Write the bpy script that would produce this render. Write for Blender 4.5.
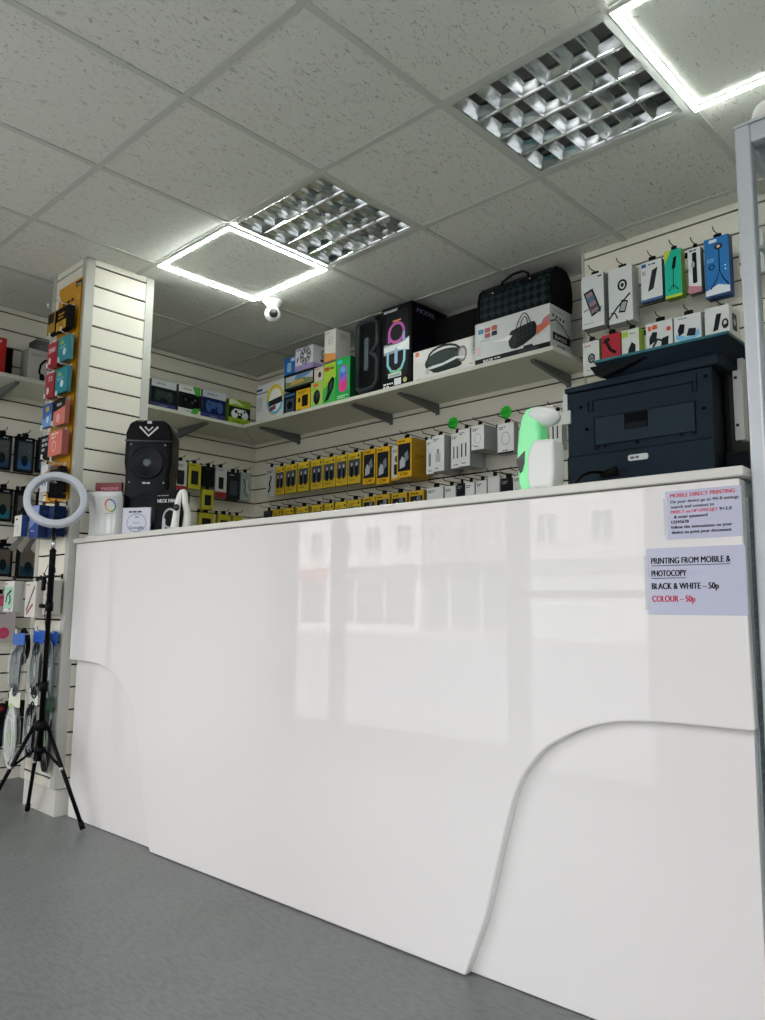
import bpy, math, random
from mathutils import Vector, Matrix
random.seed(7)
PI = math.pi
for o in list(bpy.data.objects): bpy.data.objects.remove(o)
SC = bpy.context.scene
COL = SC.collection

# ------------------------------------------------------------------ camera
EYE = 0.919
cam_d = bpy.data.cameras.new('camera')
cam = bpy.data.objects.new('camera', cam_d); COL.objects.link(cam)
RW = ((0.72442924, 0.68925568, 0.01135232), (-0.08010926, 0.10053109, -0.99170359), (-0.6846786, 0.71750965, 0.12804343))
m = Matrix(((RW[0][0], -RW[1][0], -RW[2][0], 0), (RW[0][1], -RW[1][1], -RW[2][1], 0), (RW[0][2], -RW[1][2], -RW[2][2], EYE), (0, 0, 0, 1)))
cam.matrix_world = m
cam_d.sensor_fit = 'VERTICAL'; cam_d.sensor_height = 36; cam_d.lens = 781.93 * 36 / 1020
cam_d.clip_start = 0.02
SC.camera = cam
# ------------------------------------------------------------------ light and exposure
W = bpy.data.worlds.new('sky'); SC.world = W; W.use_nodes = True
bg = W.node_tree.nodes['Background']
bg.inputs[0].default_value = (0.96, 0.955, 1.0, 1); bg.inputs[1].default_value = 2.6
SHOP_Y = -0.45
pl = bpy.data.lights.new('shop_window_portal', 'AREA'); pl.shape = 'RECTANGLE'; pl.size = 5.6; pl.size_y = 2.35
pl.cycles.is_portal = True
po = bpy.data.objects.new('shop_window_portal', pl); COL.objects.link(po)
po.location = (-1.58, SHOP_Y - 0.09, 1.28); po.rotation_euler = (PI / 2, 0, 0)      # faces +y into the shop
sun_d = bpy.data.lights.new('sun', 'SUN'); sun_d.energy = 5.5; sun_d.angle = 0.01; sun_d.color = (1, .96, .9)
sun = bpy.data.objects.new('sun', sun_d); COL.objects.link(sun)
sun.rotation_euler = Vector((-.45, -.75, -.62)).to_track_quat('-Z', 'Y').to_euler()      # from behind the shop, onto the houses opposite
LED_POWER = 47.0
SC.view_settings.view_transform = 'Standard'; SC.view_settings.look = 'None'
SC.view_settings.gamma = 1; SC.view_settings.use_curve_mapping = False
SC.view_settings.exposure = 0.78
SC.cycles.use_denoising = True
SC.cycles.max_bounces = 8; SC.cycles.diffuse_bounces = 5; SC.cycles.glossy_bounces = 5
SC.cycles.caustics_reflective = False; SC.cycles.caustics_refractive = False
SC.cycles.sample_clamp_indirect = 6

# ------------------------------------------------------------------ helpers
def lin(c):
    if isinstance(c, str):
        c = c.lstrip('#'); c = [int(c[i:i + 2], 16) / 255 for i in (0, 2, 4)]
        c = [x / 12.92 if x <= .04045 else ((x + .055) / 1.055) ** 2.4 for x in c]
    return tuple(c) + (1,)
MATS = {}
def mat(color, rough=0.5, metal=0.0, emit=0.0, name=None, trans=0.0, alpha=1.0, ior=1.5, coat=0.0):
    key = (color, rough, metal, emit, trans, alpha, coat, name)
    if key in MATS: return MATS[key]
    M = bpy.data.materials.new(name or 'surface_%s' % str(color).strip('#')); M.use_nodes = True
    b = M.node_tree.nodes['Principled BSDF']
    b.inputs['Base Color'].default_value = lin(color)
    b.inputs['Roughness'].default_value = rough; b.inputs['Metallic'].default_value = metal
    b.inputs['IOR'].default_value = ior
    if max(lin(color)[:3]) < .07 and rough >= .25: b.inputs['Specular IOR Level'].default_value = .1
    b.inputs['Transmission Weight'].default_value = trans
    b.inputs['Alpha'].default_value = alpha
    b.inputs['Coat Weight'].default_value = coat; b.inputs['Coat Roughness'].default_value = 0.05
    if emit:
        b.inputs['Emission Color'].default_value = lin(color); b.inputs['Emission Strength'].default_value = emit
    MATS[key] = M
    return M
def noisy(M, scale=40, amount=0.06, bump=0.0, bscale=None, detail=4, rough_var=0.0):
    """procedural wear: noise multiplies the base colour, optional bump"""
    nt = M.node_tree; b = nt.nodes['Principled BSDF']
    tc = nt.nodes.new('ShaderNodeTexCoord'); n = nt.nodes.new('ShaderNodeTexNoise')
    n.inputs['Scale'].default_value = scale; n.inputs['Detail'].default_value = detail
    nt.links.new(tc.outputs['Object'], n.inputs['Vector'])
    c = b.inputs['Base Color'].default_value[:]
    mr = nt.nodes.new('ShaderNodeMix'); mr.data_type = 'RGBA'
    mr.inputs[6].default_value = tuple(x * (1 - amount) for x in c[:3]) + (1,)
    mr.inputs[7].default_value = tuple(min(1, x * (1 + amount)) for x in c[:3]) + (1,)
    nt.links.new(n.outputs[0], mr.inputs[0]); nt.links.new(mr.outputs[2], b.inputs['Base Color'])
    if bump:
        n2 = nt.nodes.new('ShaderNodeTexNoise'); n2.inputs['Scale'].default_value = bscale or scale
        nt.links.new(tc.outputs['Object'], n2.inputs['Vector'])
        bp = nt.nodes.new('ShaderNodeBump'); bp.inputs['Strength'].default_value = bump; bp.inputs['Distance'].default_value = 0.002
        nt.links.new(n2.outputs[0], bp.inputs['Height']); nt.links.new(bp.outputs[0], b.inputs['Normal'])
    return M

class MB:
    def __init__(s): s.v = []; s.f = []; s.m = []; s.mats = []; s.sm = []
    def mi(s, M):
        if M not in s.mats: s.mats.append(M)
        return s.mats.index(M)
    def add(s, vs, fs, M, smooth=False):
        k = len(s.v); i = s.mi(M); s.v += [tuple(v) for v in vs]
        for f in fs: s.f.append([k + a for a in f]); s.m.append(i); s.sm.append(smooth)
    def box(s, x0, x1, y0, y1, z0, z1, M):
        if x0 > x1: x0, x1 = x1, x0
        if y0 > y1: y0, y1 = y1, y0
        if z0 > z1: z0, z1 = z1, z0
        vs = [(x0, y0, z0), (x1, y0, z0), (x1, y1, z0), (x0, y1, z0), (x0, y0, z1), (x1, y0, z1), (x1, y1, z1), (x0, y1, z1)]
        s.add(vs, [(0, 3, 2, 1), (4, 5, 6, 7), (0, 1, 5, 4), (1, 2, 6, 5), (2, 3, 7, 6), (3, 0, 4, 7)], M); return s
    def hexa(s, a, b, M):
        """two quads of four points each, joined to a solid"""
        s.add(list(a) + list(b), [(0, 3, 2, 1), (4, 5, 6, 7), (0, 1, 5, 4), (1, 2, 6, 5), (2, 3, 7, 6), (3, 0, 4, 7)], M); return s
    def prism(s, poly, y0, y1, M, axis='y', smooth=False):
        """poly in (a,b): extruded along the axis between y0 and y1"""
        P = {'y': lambda a, b, c: (a, c, b), 'x': lambda a, b, c: (c, a, b), 'z': lambda a, b, c: (a, b, c)}[axis]
        n = len(poly)
        vs = [P(a, b, y0) for a, b in poly] + [P(a, b, y1) for a, b in poly]
        s.add(vs, [tuple(range(n)), tuple(range(2 * n - 1, n - 1, -1))], M)
        k = len(s.v) - 2 * n; i = s.mi(M)
        for j in range(n):
            j2 = (j + 1) % n; s.f.append([k + j2, k + j, k + n + j, k + n + j2]); s.m.append(i); s.sm.append(smooth)
        return s
    def lathe(s, prof, M, n=24, o=(0, 0, 0), axis='z', smooth=True):
        """prof: (r, h) along the axis"""
        vs = []
        for r, h in prof:
            for k in range(n):
                a = 2 * PI * k / n; c, d = r * math.cos(a), r * math.sin(a)
                p = {'z': (c, d, h), 'y': (c, h, d), 'x': (h, c, d)}[axis]
                vs.append((p[0] + o[0], p[1] + o[1], p[2] + o[2]))
        fs = []
        for j in range(len(prof) - 1):
            for k in range(n):
                k2 = (k + 1) % n; fs.append((j * n + k, j * n + k2, (j + 1) * n + k2, (j + 1) * n + k))
        fs.append(tuple(range(n - 1, -1, -1))); fs.append(tuple((len(prof) - 1) * n + k for k in range(n)))
        s.add(vs, fs, M, smooth); return s
    def tube(s, pts, r, M, n=8, closed=False, smooth=True):
        pts = [Vector(p) for p in pts]; rs = r if isinstance(r, (list, tuple)) else [r] * len(pts)
        vs = []; N = len(pts); up = None
        for i, p in enumerate(pts):
            if closed: t = (pts[(i + 1) % N] - pts[i - 1]).normalized()
            else: t = (pts[min(i + 1, N - 1)] - pts[max(i - 1, 0)]).normalized()
            if up is None:
                up = Vector((0, 0, 1)) if abs(t.z) < .9 else Vector((0, 1, 0))
            a = t.cross(up).normalized(); b = a.cross(t).normalized(); up = b
            for k in range(n):
                q = 2 * PI * k / n; vs.append(p + (a * math.cos(q) + b * math.sin(q)) * rs[i])
        fs = []
        for i in range(N if closed else N - 1):
            i2 = (i + 1) % N
            for k in range(n):
                k2 = (k + 1) % n; fs.append((i * n + k, i2 * n + k, i2 * n + k2, i * n + k2))
        if not closed:
            fs.append(tuple(range(n))); fs.append(tuple((N - 1) * n + k for k in range(n - 1, -1, -1)))
        s.add(vs, fs, M, smooth); return s
    def rbox(s, x0, x1, y0, y1, z0, z1, r, M, seg=4, axis='y'):
        """box whose outline seen along the axis has rounded corners"""
        if axis == 'y': A = (x0, x1, z0, z1); E_ = (y0, y1)
        elif axis == 'z': A = (x0, x1, y0, y1); E_ = (z0, z1)
        else: A = (y0, y1, z0, z1); E_ = (x0, x1)
        s.prism(rrect(*A, r, seg), E_[0], E_[1], M, axis); return s
    def build(s, name, parent=None, loc=None, rotz=0, bevel=0.0, seg=2, auto=False):
        me = bpy.data.meshes.new(name); me.from_pydata(s.v, [], s.f)
        for M in s.mats: me.materials.append(M)
        me.polygons.foreach_set('material_index', s.m); me.polygons.foreach_set('use_smooth', s.sm)
        me.update()
        import bmesh
        bm = bmesh.new(); bm.from_mesh(me); bmesh.ops.recalc_face_normals(bm, faces=bm.faces); bm.to_mesh(me); bm.free()
        o = bpy.data.objects.new(name, me); COL.objects.link(o)
        if parent: o.parent = parent
        if loc: o.location = loc
        o.rotation_euler = (0, 0, rotz)
        if bevel:
            b = o.modifiers.new('soft_edge', 'BEVEL'); b.width = bevel; b.segments = seg; b.limit_method = 'ANGLE'; b.angle_limit = math.radians(40)
        return o
def rrect(x0, x1, z0, z1, r, seg=4):
    p = []
    for cx, cz, a0 in ((x1 - r, z0 + r, -90), (x1 - r, z1 - r, 0), (x0 + r, z1 - r, 90), (x0 + r, z0 + r, 180)):
        for k in range(seg + 1):
            a = math.radians(a0 + 90 * k / seg); p.append((cx + r * math.cos(a), cz + r * math.sin(a)))
    return p
def tag(o, label, cat, group=None, kind=None):
    o['label'] = label; o['category'] = cat
    if group: o['group'] = group
    if kind: o['kind'] = kind
    return o
def struct(o, label=None):
    o['kind'] = 'structure'
    if label: o['label'] = label; o['category'] = label.split()[-1]
    return o
def empty(name, loc, rotz=0):
    e = bpy.data.objects.new(name, None); e.empty_display_size = .05; COL.objects.link(e); e.location = loc; e.rotation_euler = (0, 0, rotz); return e

_tc = {}
def glyphs(txt, bold=0.0):
    k = (txt, bold)
    if k in _tc: return _tc[k]
    c = bpy.data.curves.new('lettering', 'FONT'); c.body = txt; c.size = 1; c.offset = bold; c.resolution_u = 3
    o = bpy.data.objects.new('lettering_source', c); COL.objects.link(o)
    dg = bpy.context.evaluated_depsgraph_get(); dg.update()
    me = bpy.data.meshes.new_from_object(o.evaluated_get(dg))
    r = ([(v.co.x, v.co.y) for v in me.vertices], [tuple(p.vertices) for p in me.polygons])
    bpy.data.objects.remove(o); bpy.data.meshes.remove(me)
    if r[0]:
        x0 = min(a for a, b in r[0]); r = ([(a - x0, b) for a, b in r[0]], r[1])
    _tc[k] = r
    return r

def art(mb, spec, F, d0=0.0004):
    """flat printed shapes. F(u,v,d): point on the printed face, u/v in metres, d = distance out of the face"""
    for i, it in enumerate(spec):
        d = d0 + i * 0.00012; k = it[0]
        if k == 'r':
            _, u0, v0, u1, v1, c = it; P = [(u0, v0), (u1, v0), (u1, v1), (u0, v1)]
        elif k == 'rr':
            _, u0, v0, u1, v1, rad, c = it; P = rrect(u0, u1, v0, v1, rad, 4)
        elif k == 'e':
            _, cu, cv, ru, rv, c = it; P = [(cu + ru * math.cos(2 * PI * t / 20), cv + rv * math.sin(2 * PI * t / 20)) for t in range(20)]
        elif k == 'p':
            _, P, c = it
        elif k == 'ring':
            _, cu, cv, ru, rv, w, c = it; n = 28; vs = []; fs = []
            for t in range(n):
                a = 2 * PI * t / n
                vs += [F(cu + ru * math.cos(a), cv + rv * math.sin(a), d), F(cu + (ru - w) * math.cos(a), cv + (rv - w) * math.sin(a), d)]
                fs.append((2 * t, (2 * t + 2) % (2 * n), (2 * t + 3) % (2 * n), 2 * t + 1))
            mb.add(vs, fs, c if not isinstance(c, str) else mat(c, .4)); continue
        elif k == 'l':
            _, pts, w, c = it; vs = []; fs = []
            for j, (a, b) in enumerate(pts):
                a0, b0 = pts[max(j - 1, 0)]; a1, b1 = pts[min(j + 1, len(pts) - 1)]
                dx, dy = a1 - a0, b1 - b0; L = math.hypot(dx, dy) or 1; nx, ny = -dy / L * w / 2, dx / L * w / 2
                vs += [F(a + nx, b + ny, d), F(a - nx, b - ny, d)]
                if j: fs.append((2 * j - 2, 2 * j - 1, 2 * j + 1, 2 * j))
            mb.add(vs, fs, c if not isinstance(c, str) else mat(c, .4)); continue
        elif k == 't':
            _, txt, u, v, size, c = it[:6]; wsc = it[6] if len(it) > 6 else 1.0; bold = it[7] if len(it) > 7 else 0.0
            vv, ff = glyphs(txt, 0.0)
            fit = it[8] if len(it) > 8 else None
            if fit: wsc = fit / (max(a for a, b in vv) * size)
            for j in range(4 if bold else 1):      # heavier strokes: the same glyphs side by side
                mb.add([F(u + a * size * wsc + j * .022 * size, v + b * size, d + j * .00001) for a, b in vv], ff, c if not isinstance(c, str) else mat(c, .5))
            continue
        elif k == 'bars':        # print too small to read in the photograph
            _, u, v, w, n, h, c = it; rr = random.Random(int((u + v + w) * 1e4)); MM = mat(c, .5)
            for q in range(n):
                a = u
                while a < u + w * (.95 if q < n - 1 else .6):
                    L = h * rr.uniform(1.2, 3); b = min(a + L, u + w)
                    vz = v - q * h * 1.7
                    mb.add([F(a, vz, d), F(b, vz, d), F(b, vz + h, d), F(a, vz + h, d)], [(0, 1, 2, 3)], MM); a = b + h * .6
            continue
        M = c if not isinstance(c, str) else mat(c, .4)
        mb.add([F(a, b, d) for a, b in P], [tuple(range(len(P)))], M)
    return mb
FRONT = lambda u, v, d: (u, -d, v)

# ------------------------------------------------------------------ shared materials
WHITE_SLAT = noisy(mat('#e7e4d4', .42, name='slatwall_melamine'), 3, .02)
GROOVE = mat('#0b0c0b', .7, name='slatwall_groove')
TRIM = mat('#b9bbb2', .45, name='corner_trim')
SHELF_M = noisy(mat('#c9cabc', .5, name='shelf_board'), 3, .02)
BRACKET = mat('#676c69', .5, metal=.2, name='bracket_steel')
WIRE = mat('#1b1c1d', .35, metal=.6, name='hook_wire')
WIREW = mat('#d9dad6', .4, name='white_hook')
BLACK = mat('#0c0d0f', .4); BLACKG = mat('#08090a', .18)
GLOSS = mat('#ebe9e6', .025, name='gloss_white_laminate')
STEEL = mat('#b9c0c2', .22, metal=1.0, name='brushed_aluminium')
GLASS = None
def thin_glass(name, tint=(.97, .975, .98), refl=0.10):
    M = bpy.data.materials.new(name); M.use_nodes = True; nt = M.node_tree; nt.nodes.clear()
    o = nt.nodes.new('ShaderNodeOutputMaterial'); mx = nt.nodes.new('ShaderNodeMixShader')
    t = nt.nodes.new('ShaderNodeBsdfTransparent'); t.inputs[0].default_value = (*tint, 1)
    g = nt.nodes.new('ShaderNodeBsdfGlossy'); g.inputs['Roughness'].default_value = .02
    mx.inputs[0].default_value = refl
    nt.links.new(t.outputs[0], mx.inputs[1]); nt.links.new(g.outputs[0], mx.inputs[2]); nt.links.new(mx.outputs[0], o.inputs[0])
    return M
GLASS = thin_glass('clear_glass', refl=.06)
PLASTIC_CLEAR = thin_glass('clear_blister', (.9, .93, .92), .12)
LIQUID = mat('#c3ccc8', .15, alpha=.38, name='bag_film')

# ------------------------------------------------------------------ room
H = 2.595
XL, YB, XR = -4.46, 3.35, 1.35
FL = noisy(mat('#767a78', .42, name='grey_vinyl'), 5, .16, bump=.12, bscale=60, detail=8)
nt = FL.node_tree   # fine speckle and streaks in the vinyl
b_ = nt.nodes['Principled BSDF']; src = b_.inputs['Base Color'].links[0].from_socket
vt = nt.nodes.new('ShaderNodeTexNoise'); vt.inputs['Scale'].default_value = 90; vt.inputs['Detail'].default_value = 6
tcn = nt.nodes.new('ShaderNodeTexCoord'); mpn = nt.nodes.new('ShaderNodeMapping'); mpn.inputs['Scale'].default_value = (.35, 1, 1); mpn.inputs['Rotation'].default_value = (0, 0, .5)
nt.links.new(tcn.outputs['Object'], mpn.inputs[0]); nt.links.new(mpn.outputs[0], vt.inputs['Vector'])
mx = nt.nodes.new('ShaderNodeMix'); mx.data_type = 'RGBA'; mx.blend_type = 'MULTIPLY'; mx.inputs[0].default_value = .55
rmp = nt.nodes.new('ShaderNodeValToRGB'); rmp.color_ramp.elements[0].position = .35; rmp.color_ramp.elements[0].color = (.62, .62, .62, 1); rmp.color_ramp.elements[1].position = .6
nt.links.new(vt.outputs[0], rmp.inputs[0]); nt.links.new(src, mx.inputs[6]); nt.links.new(rmp.outputs[0], mx.inputs[7]); nt.links.new(mx.outputs[2], b_.inputs['Base Color'])
struct(MB().box(XL - .1, XR + .1, SHOP_Y - .1, YB + .1, -.06, 0, FL).build('floor'))

# ceiling tiles with fissured face; grid lines at y = .6a+1.264, x = -.6b-2.132
TILE = mat('#c5c9c1', .85, name='mineral_fibre_tile')
nt = TILE.node_tree; b_ = nt.nodes['Principled BSDF']
tcn = nt.nodes.new('ShaderNodeTexCoord')
mpn = nt.nodes.new('ShaderNodeMapping'); mpn.inputs['Scale'].default_value = (1, .33, 1); mpn.inputs['Rotation'].default_value = (0, 0, .35)
nz = nt.nodes.new('ShaderNodeTexNoise'); nz.inputs['Scale'].default_value = 125; nz.inputs['Detail'].default_value = 2; nz.inputs['Distortion'].default_value = 1.2
rp = nt.nodes.new('ShaderNodeValToRGB'); rp.color_ramp.elements[0].position = .33; rp.color_ramp.elements[0].color = (0, 0, 0, 1); rp.color_ramp.elements[1].position = .37
nt.links.new(tcn.outputs['Object'], mpn.inputs[0]); nt.links.new(mpn.outputs[0], nz.inputs['Vector']); nt.links.new(nz.outputs[0], rp.inputs[0])
bp = nt.nodes.new('ShaderNodeBump'); bp.inputs['Strength'].default_value = .6; bp.inputs['Distance'].default_value = .004
nt.links.new(rp.outputs[0], bp.inputs['Height']); nt.links.new(bp.outputs[0], b_.inputs['Normal'])
mx = nt.nodes.new('ShaderNodeMix'); mx.data_type = 'RGBA'; mx.inputs[6].default_value = lin('#b0b3aa'); mx.inputs[7].default_value = lin('#dbddd5')
nt.links.new(rp.outputs[0], mx.inputs[0]); nt.links.new(mx.outputs[2], b_.inputs['Base Color'])
GRIDM = mat('#c3c6be', .5, name='ceiling_t_bar')
gx = lambda b: -.6 * b - 2.132
gy = lambda a: .6 * a + 1.264
LOUV = [(1, 0), (1, -2)]; LEDS = [(1, 1), (1, -3)]
c = MB()
for a in range(-4, 5):
    for b in range(-7, 5):
        if (a, b) in LOUV: continue
        x0, x1, y0, y1 = max(gx(b + 1), XL), min(gx(b), XR), max(gy(a), SHOP_Y), min(gy(a + 1), YB)
        if x1 > x0 and y1 > y0: c.add([(x0, y0, H), (x1, y0, H), (x1, y1, H), (x0, y1, H)], [(0, 1, 2, 3)], TILE)
struct(c.build('ceiling'))
g = MB()
for a in range(-4, 5):
    if SHOP_Y < gy(a) < YB: g.box(XL, XR, gy(a) - .012, gy(a) + .012, H - .004, H + .012, GRIDM)
for b in range(-7, 5):
    if XL < gx(b) < XR: g.box(gx(b) - .012, gx(b) + .012, SHOP_Y, YB, H - .0042, H + .012, GRIDM)
for e in ((XL, XR, YB - .022, YB), (XL, XR, SHOP_Y, SHOP_Y + .022), (XL, XL + .022, SHOP_Y, YB), (XR - .022, XR, SHOP_Y, YB)): g.box(*e, H - .003, H + .01, GRIDM)
struct(g.build('trim_1'))
struct(MB().box(XL - .1, XR + .1, SHOP_Y - .1, YB + .1, H + .3, H + .4, mat('#555853', .9)).build('roof_slab'))

def slat_profile(z0, z1, first, pitch=.1, gap=.0085):
    """(z start, z end) of the boards between grooves"""
    out = []; z = first
    while z - pitch > z0 + .01: z -= pitch
    while z < z0 + .01: z += pitch
    edges = []
    while z < z1: edges.append(z); z += pitch
    lo = z0
    for e in edges:
        out.append((lo, e - gap / 2)); lo = e + gap / 2
    out.append((lo, z1)); return out
def slatwall(mb, p0, p1, normal, z0, z1, first=.06, th=.018):
    """boards from p0 to p1 (xy), front face on the line, thickness away from the normal"""
    p0 = Vector(p0); p1 = Vector(p1); n = Vector(normal)
    def slab(za, zb, d0, d1, M):
        a = [p0 - n * d0, p1 - n * d0, p1 - n * d1, p0 - n * d1]
        mb.hexa([(q.x, q.y, za) for q in a], [(q.x, q.y, zb) for q in a], M)
    for za, zb in slat_profile(z0, z1, first):
        slab(za, zb, 0, .0095, WHITE_SLAT)
    slab(z0, z1, .0095, th, GROOVE)
GR0 = .062      # groove heights: .062 + k*.1
m_ = MB(); slatwall(m_, (XL, SHOP_Y - .1), (XL, YB), (1, 0), 0.0, H, GR0); m_.box(XL - .12, XL - .0185, SHOP_Y - .1, YB + .12, -.05, H + .3, WHITE_SLAT); struct(m_.build('wall_left'))
m_ = MB(); slatwall(m_, (XL - .018, YB), (-1.75, YB), (0, -1), 0.0, H, GR0); m_.box(XL - .018, XR + .08, YB + .0185, YB + .12, -.05, H + .3, WHITE_SLAT); struct(m_.build('wall_back'))
# the right part of the back wall is boxed out
m_ = MB(); YS = 3.17
slatwall(m_, (-1.745, YS), (XR, YS), (0, -1), 0.0, H, GR0); m_.box(-1.745, -1.727, YS + .0185, YB, 0, H, WHITE_SLAT); m_.box(-1.727, XR, YS + .018, YS + .03, 0, H, WHITE_SLAT)
m_.box(-1.7475, -1.733, YS - .003, YS + .0098, 0, H, TRIM)
struct(m_.build('wall_back_boxed'))
WALLP = mat('#c2c3bb', .7, name='painted_wall')
struct(MB().box(XR, XR + .08, SHOP_Y, YB, 0, H, WALLP).build('wall_right'))

# pillar clad in slatwall
PX0, PX1, PY0, PY1 = -3.87, -3.51, 1.60, 1.955
p = MB()
slatwall(p, (PX0 + .03, PY0), (PX1 - .03, PY0), (0, -1), .12, H, GR0)
slatwall(p, (PX1, PY0 + .03), (PX1, PY1 - .03), (1, 0), .12, H, GR0)
p.box(PX0, PX1 - .019, PY0 + .019, PY1, .115, H, mat('#8d8f88', .8))
p.box(PX0 + .012, PX1 - .012, PY0 + .012, PY1 - .01, 0, .1145, mat('#d6d5cb', .5))
for x0, x1, y0, y1 in ((PX1 - .036, PX1 + .003, PY0 - .003, PY0 + .001), (PX1 - .001, PX1 + .003, PY0 + .0012, PY0 + .042), (PX0 - .003, PX0 + .036, PY0 - .003, PY0 + .001),
                       (PX1 - .001, PX1 + .003, PY1 - .04, PY1 + .003), (PX0 - .003, PX0 - .0005, PY0 + .0012, PY1)):
    p.box(x0, x1, y0, y1, .12, H - .002, TRIM)
struct(p.build('pillar'), 'square white slatwall clad pillar')

# shop front behind the camera: stall riser, glazing, door, fascia
FR = mat('#3a3e40', .4, metal=.4, name='shopfront_frame')
s_ = MB(); s_.box(XL - .1, XR + .08, SHOP_Y - .1, SHOP_Y, 2.45, H + .3, WALLP); s_.box(XL - .1, -4.36, SHOP_Y - .1, SHOP_Y, 0, 2.45, WALLP); s_.box(-1.6, -.95, SHOP_Y - .1, SHOP_Y, 0, 2.45, WALLP); s_.box(1.2, XR + .08, SHOP_Y - .1, SHOP_Y, 0, 2.45, WALLP)
s_.box(-4.36, -2.42, SHOP_Y - .1, SHOP_Y, 0, .12, WALLP)
struct(s_.build('wall_front'))
def window(name, x0, x1, z0, z1, midz=None):
    f = MB(); w = .05
    f.box(x0, x0 + w, SHOP_Y - .08, SHOP_Y - .02, z0, z1, FR); f.box(x1 - w, x1, SHOP_Y - .08, SHOP_Y - .02, z0, z1, FR)
    f.box(x0 + w, x1 - w, SHOP_Y - .08, SHOP_Y - .02, z0, z0 + w, FR); f.box(x0 + w, x1 - w, SHOP_Y - .08, SHOP_Y - .02, z1 - w, z1, FR)
    if midz: f.box(x0 + w, x1 - w, SHOP_Y - .08, SHOP_Y - .02, midz - .02, midz + .02, FR)
    o = struct(f.build(name)); MB().box(x0 + w, x1 - w, SHOP_Y - .053, SHOP_Y - .047, z0 + w, z1 - w, GLASS).build('window_glass', o); return o
window('window_1', -4.35, -3.86, .12, 2.45)
window('window_3', -3.86, -2.44, .12, 2.45)
window('door_1', -2.42, -1.62, .0, 2.45, 1.02)
window('window_2', -.94, 1.19, .0, 2.45)

# street seen through the glass and mirrored in the counter
struct(MB().box(-24, 16, -3.4, SHOP_Y - .1, -.16, -.06, noisy(mat('#a9a9a4', .9, name='paving'), 8, .08)).build('pavement'))
struct(MB().box(-60, 20, -23.5, -3.4, -.26, -.18, noisy(mat('#85878a', .9, name='asphalt'), 6, .1)).build('road'))
struct(MB().box(-60, 20, -26.2, -23.5, -.2, -.08, mat('#b4b4b0', .9)).build('far_pavement'))
def terrace(x0, x1, hgt, wall, ground, shutter, nwin, label):
    e = empty('terraced_shop', (x0, -26.2, 0)); w = x1 - x0; struct(e, label)
    MB().box(0, w, -8, 0, -.2, hgt, mat(wall, .8)).build('wall', e)
    MB().box(-.05, w + .05, -8, .25, hgt, hgt + .25, mat('#5b5a58', .8)).build('roof', e)
    MB().box(.15, w - .15, 0.001, .18, 2.55, 3.15, mat(ground, .6)).build('shop_fascia', e)
    for fl in (3.9, 6.5):
        if fl + 1.6 > hgt: continue
        for i in range(nwin):
            cx = w * (i + .5) / nwin
            MB().box(cx - .5, cx + .5, .001, .05, fl, fl + 1.2, mat('#4b545b', .3)).build('upper_window', e)
            f = MB()
            for a in (-.53, -.03, .47): f.box(cx + a, cx + a + .06, .001, .08, fl, fl + 1.2, mat('#e8e8e6', .5))
            f.box(cx - .55, cx + .55, 0.001, .08, fl + 1.2, fl + 1.28, mat('#e8e8e6', .5)); f.box(cx - .55, cx + .55, 0.001, .12, fl - .08, fl, mat('#e8e8e6', .5))
            f.build('window_frame', e)
    if shutter:
        f = MB(); z = -.1
        while z < 2.45: f.box(.4, w - .4, 0.001, .06, z, z + .17, mat('#d3d6d8', .4)); f.box(.4, w - .4, 0.001, .03, z + .17, z + .22, mat('#6a6d70', .5)); z += .22
        f.build('roller_shutter', e)
    else:
        MB().box(.4, w - .4, 0.001, .04, .3, 2.45, mat('#4c5358', .3)).build('shop_glazing', e)
        for q in (.3, .62): MB().box(w * q, w * q + .12, 0.041, .1, -.1, 2.5, mat('#d8d8d4', .5)).build('glazing_post', e)
terrace(-50, -42, 9.2, '#8f6250', '#24303c', False, 4, 'brick terraced shop at the far end of the street')
terrace(-42, -35, 8.6, '#c9c3b8', '#5a2f2a', False, 3, 'stone coloured terraced shop at the street bend')
terrace(-35, -29, 9.4, '#d9d7d0', '#b03a34', False, 3, 'white rendered terraced shop with red fascia')
terrace(-29, -23, 9.0, '#dcdad4', '#6a6f73', False, 3, 'white rendered terraced shop with grey fascia')
terrace(-23, -17.5, 9.0, '#a08072', '#3a4044', False, 3, 'brown brick terraced shop near the middle')
terrace(-17.5, -12.5, 8.8, '#cfccc4', '#8b9093', True, 2, 'grey rendered terraced shop with closed pale shutter')
terrace(-12.5, -6, 8.8, '#d2cfc8', '#8a9491', True, 3, 'cream rendered terraced shop with closed shutter')
terrace(-6, 2, 9.2, '#8c6455', '#dad8d2', False, 3, 'brick terraced shop opposite the door')
d1 = bpy.data.objects['door_1']
k = MB(); k.tube([(-2.33, SHOP_Y + .0, .55), (-2.33, SHOP_Y + .05, .56), (-2.33, SHOP_Y + .06, .70), (-2.33, SHOP_Y + .05, .84), (-2.33, SHOP_Y + .0, .85)], .014, mat('#e6e6e2', .25), 10); k.build('door_handle', d1)

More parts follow.
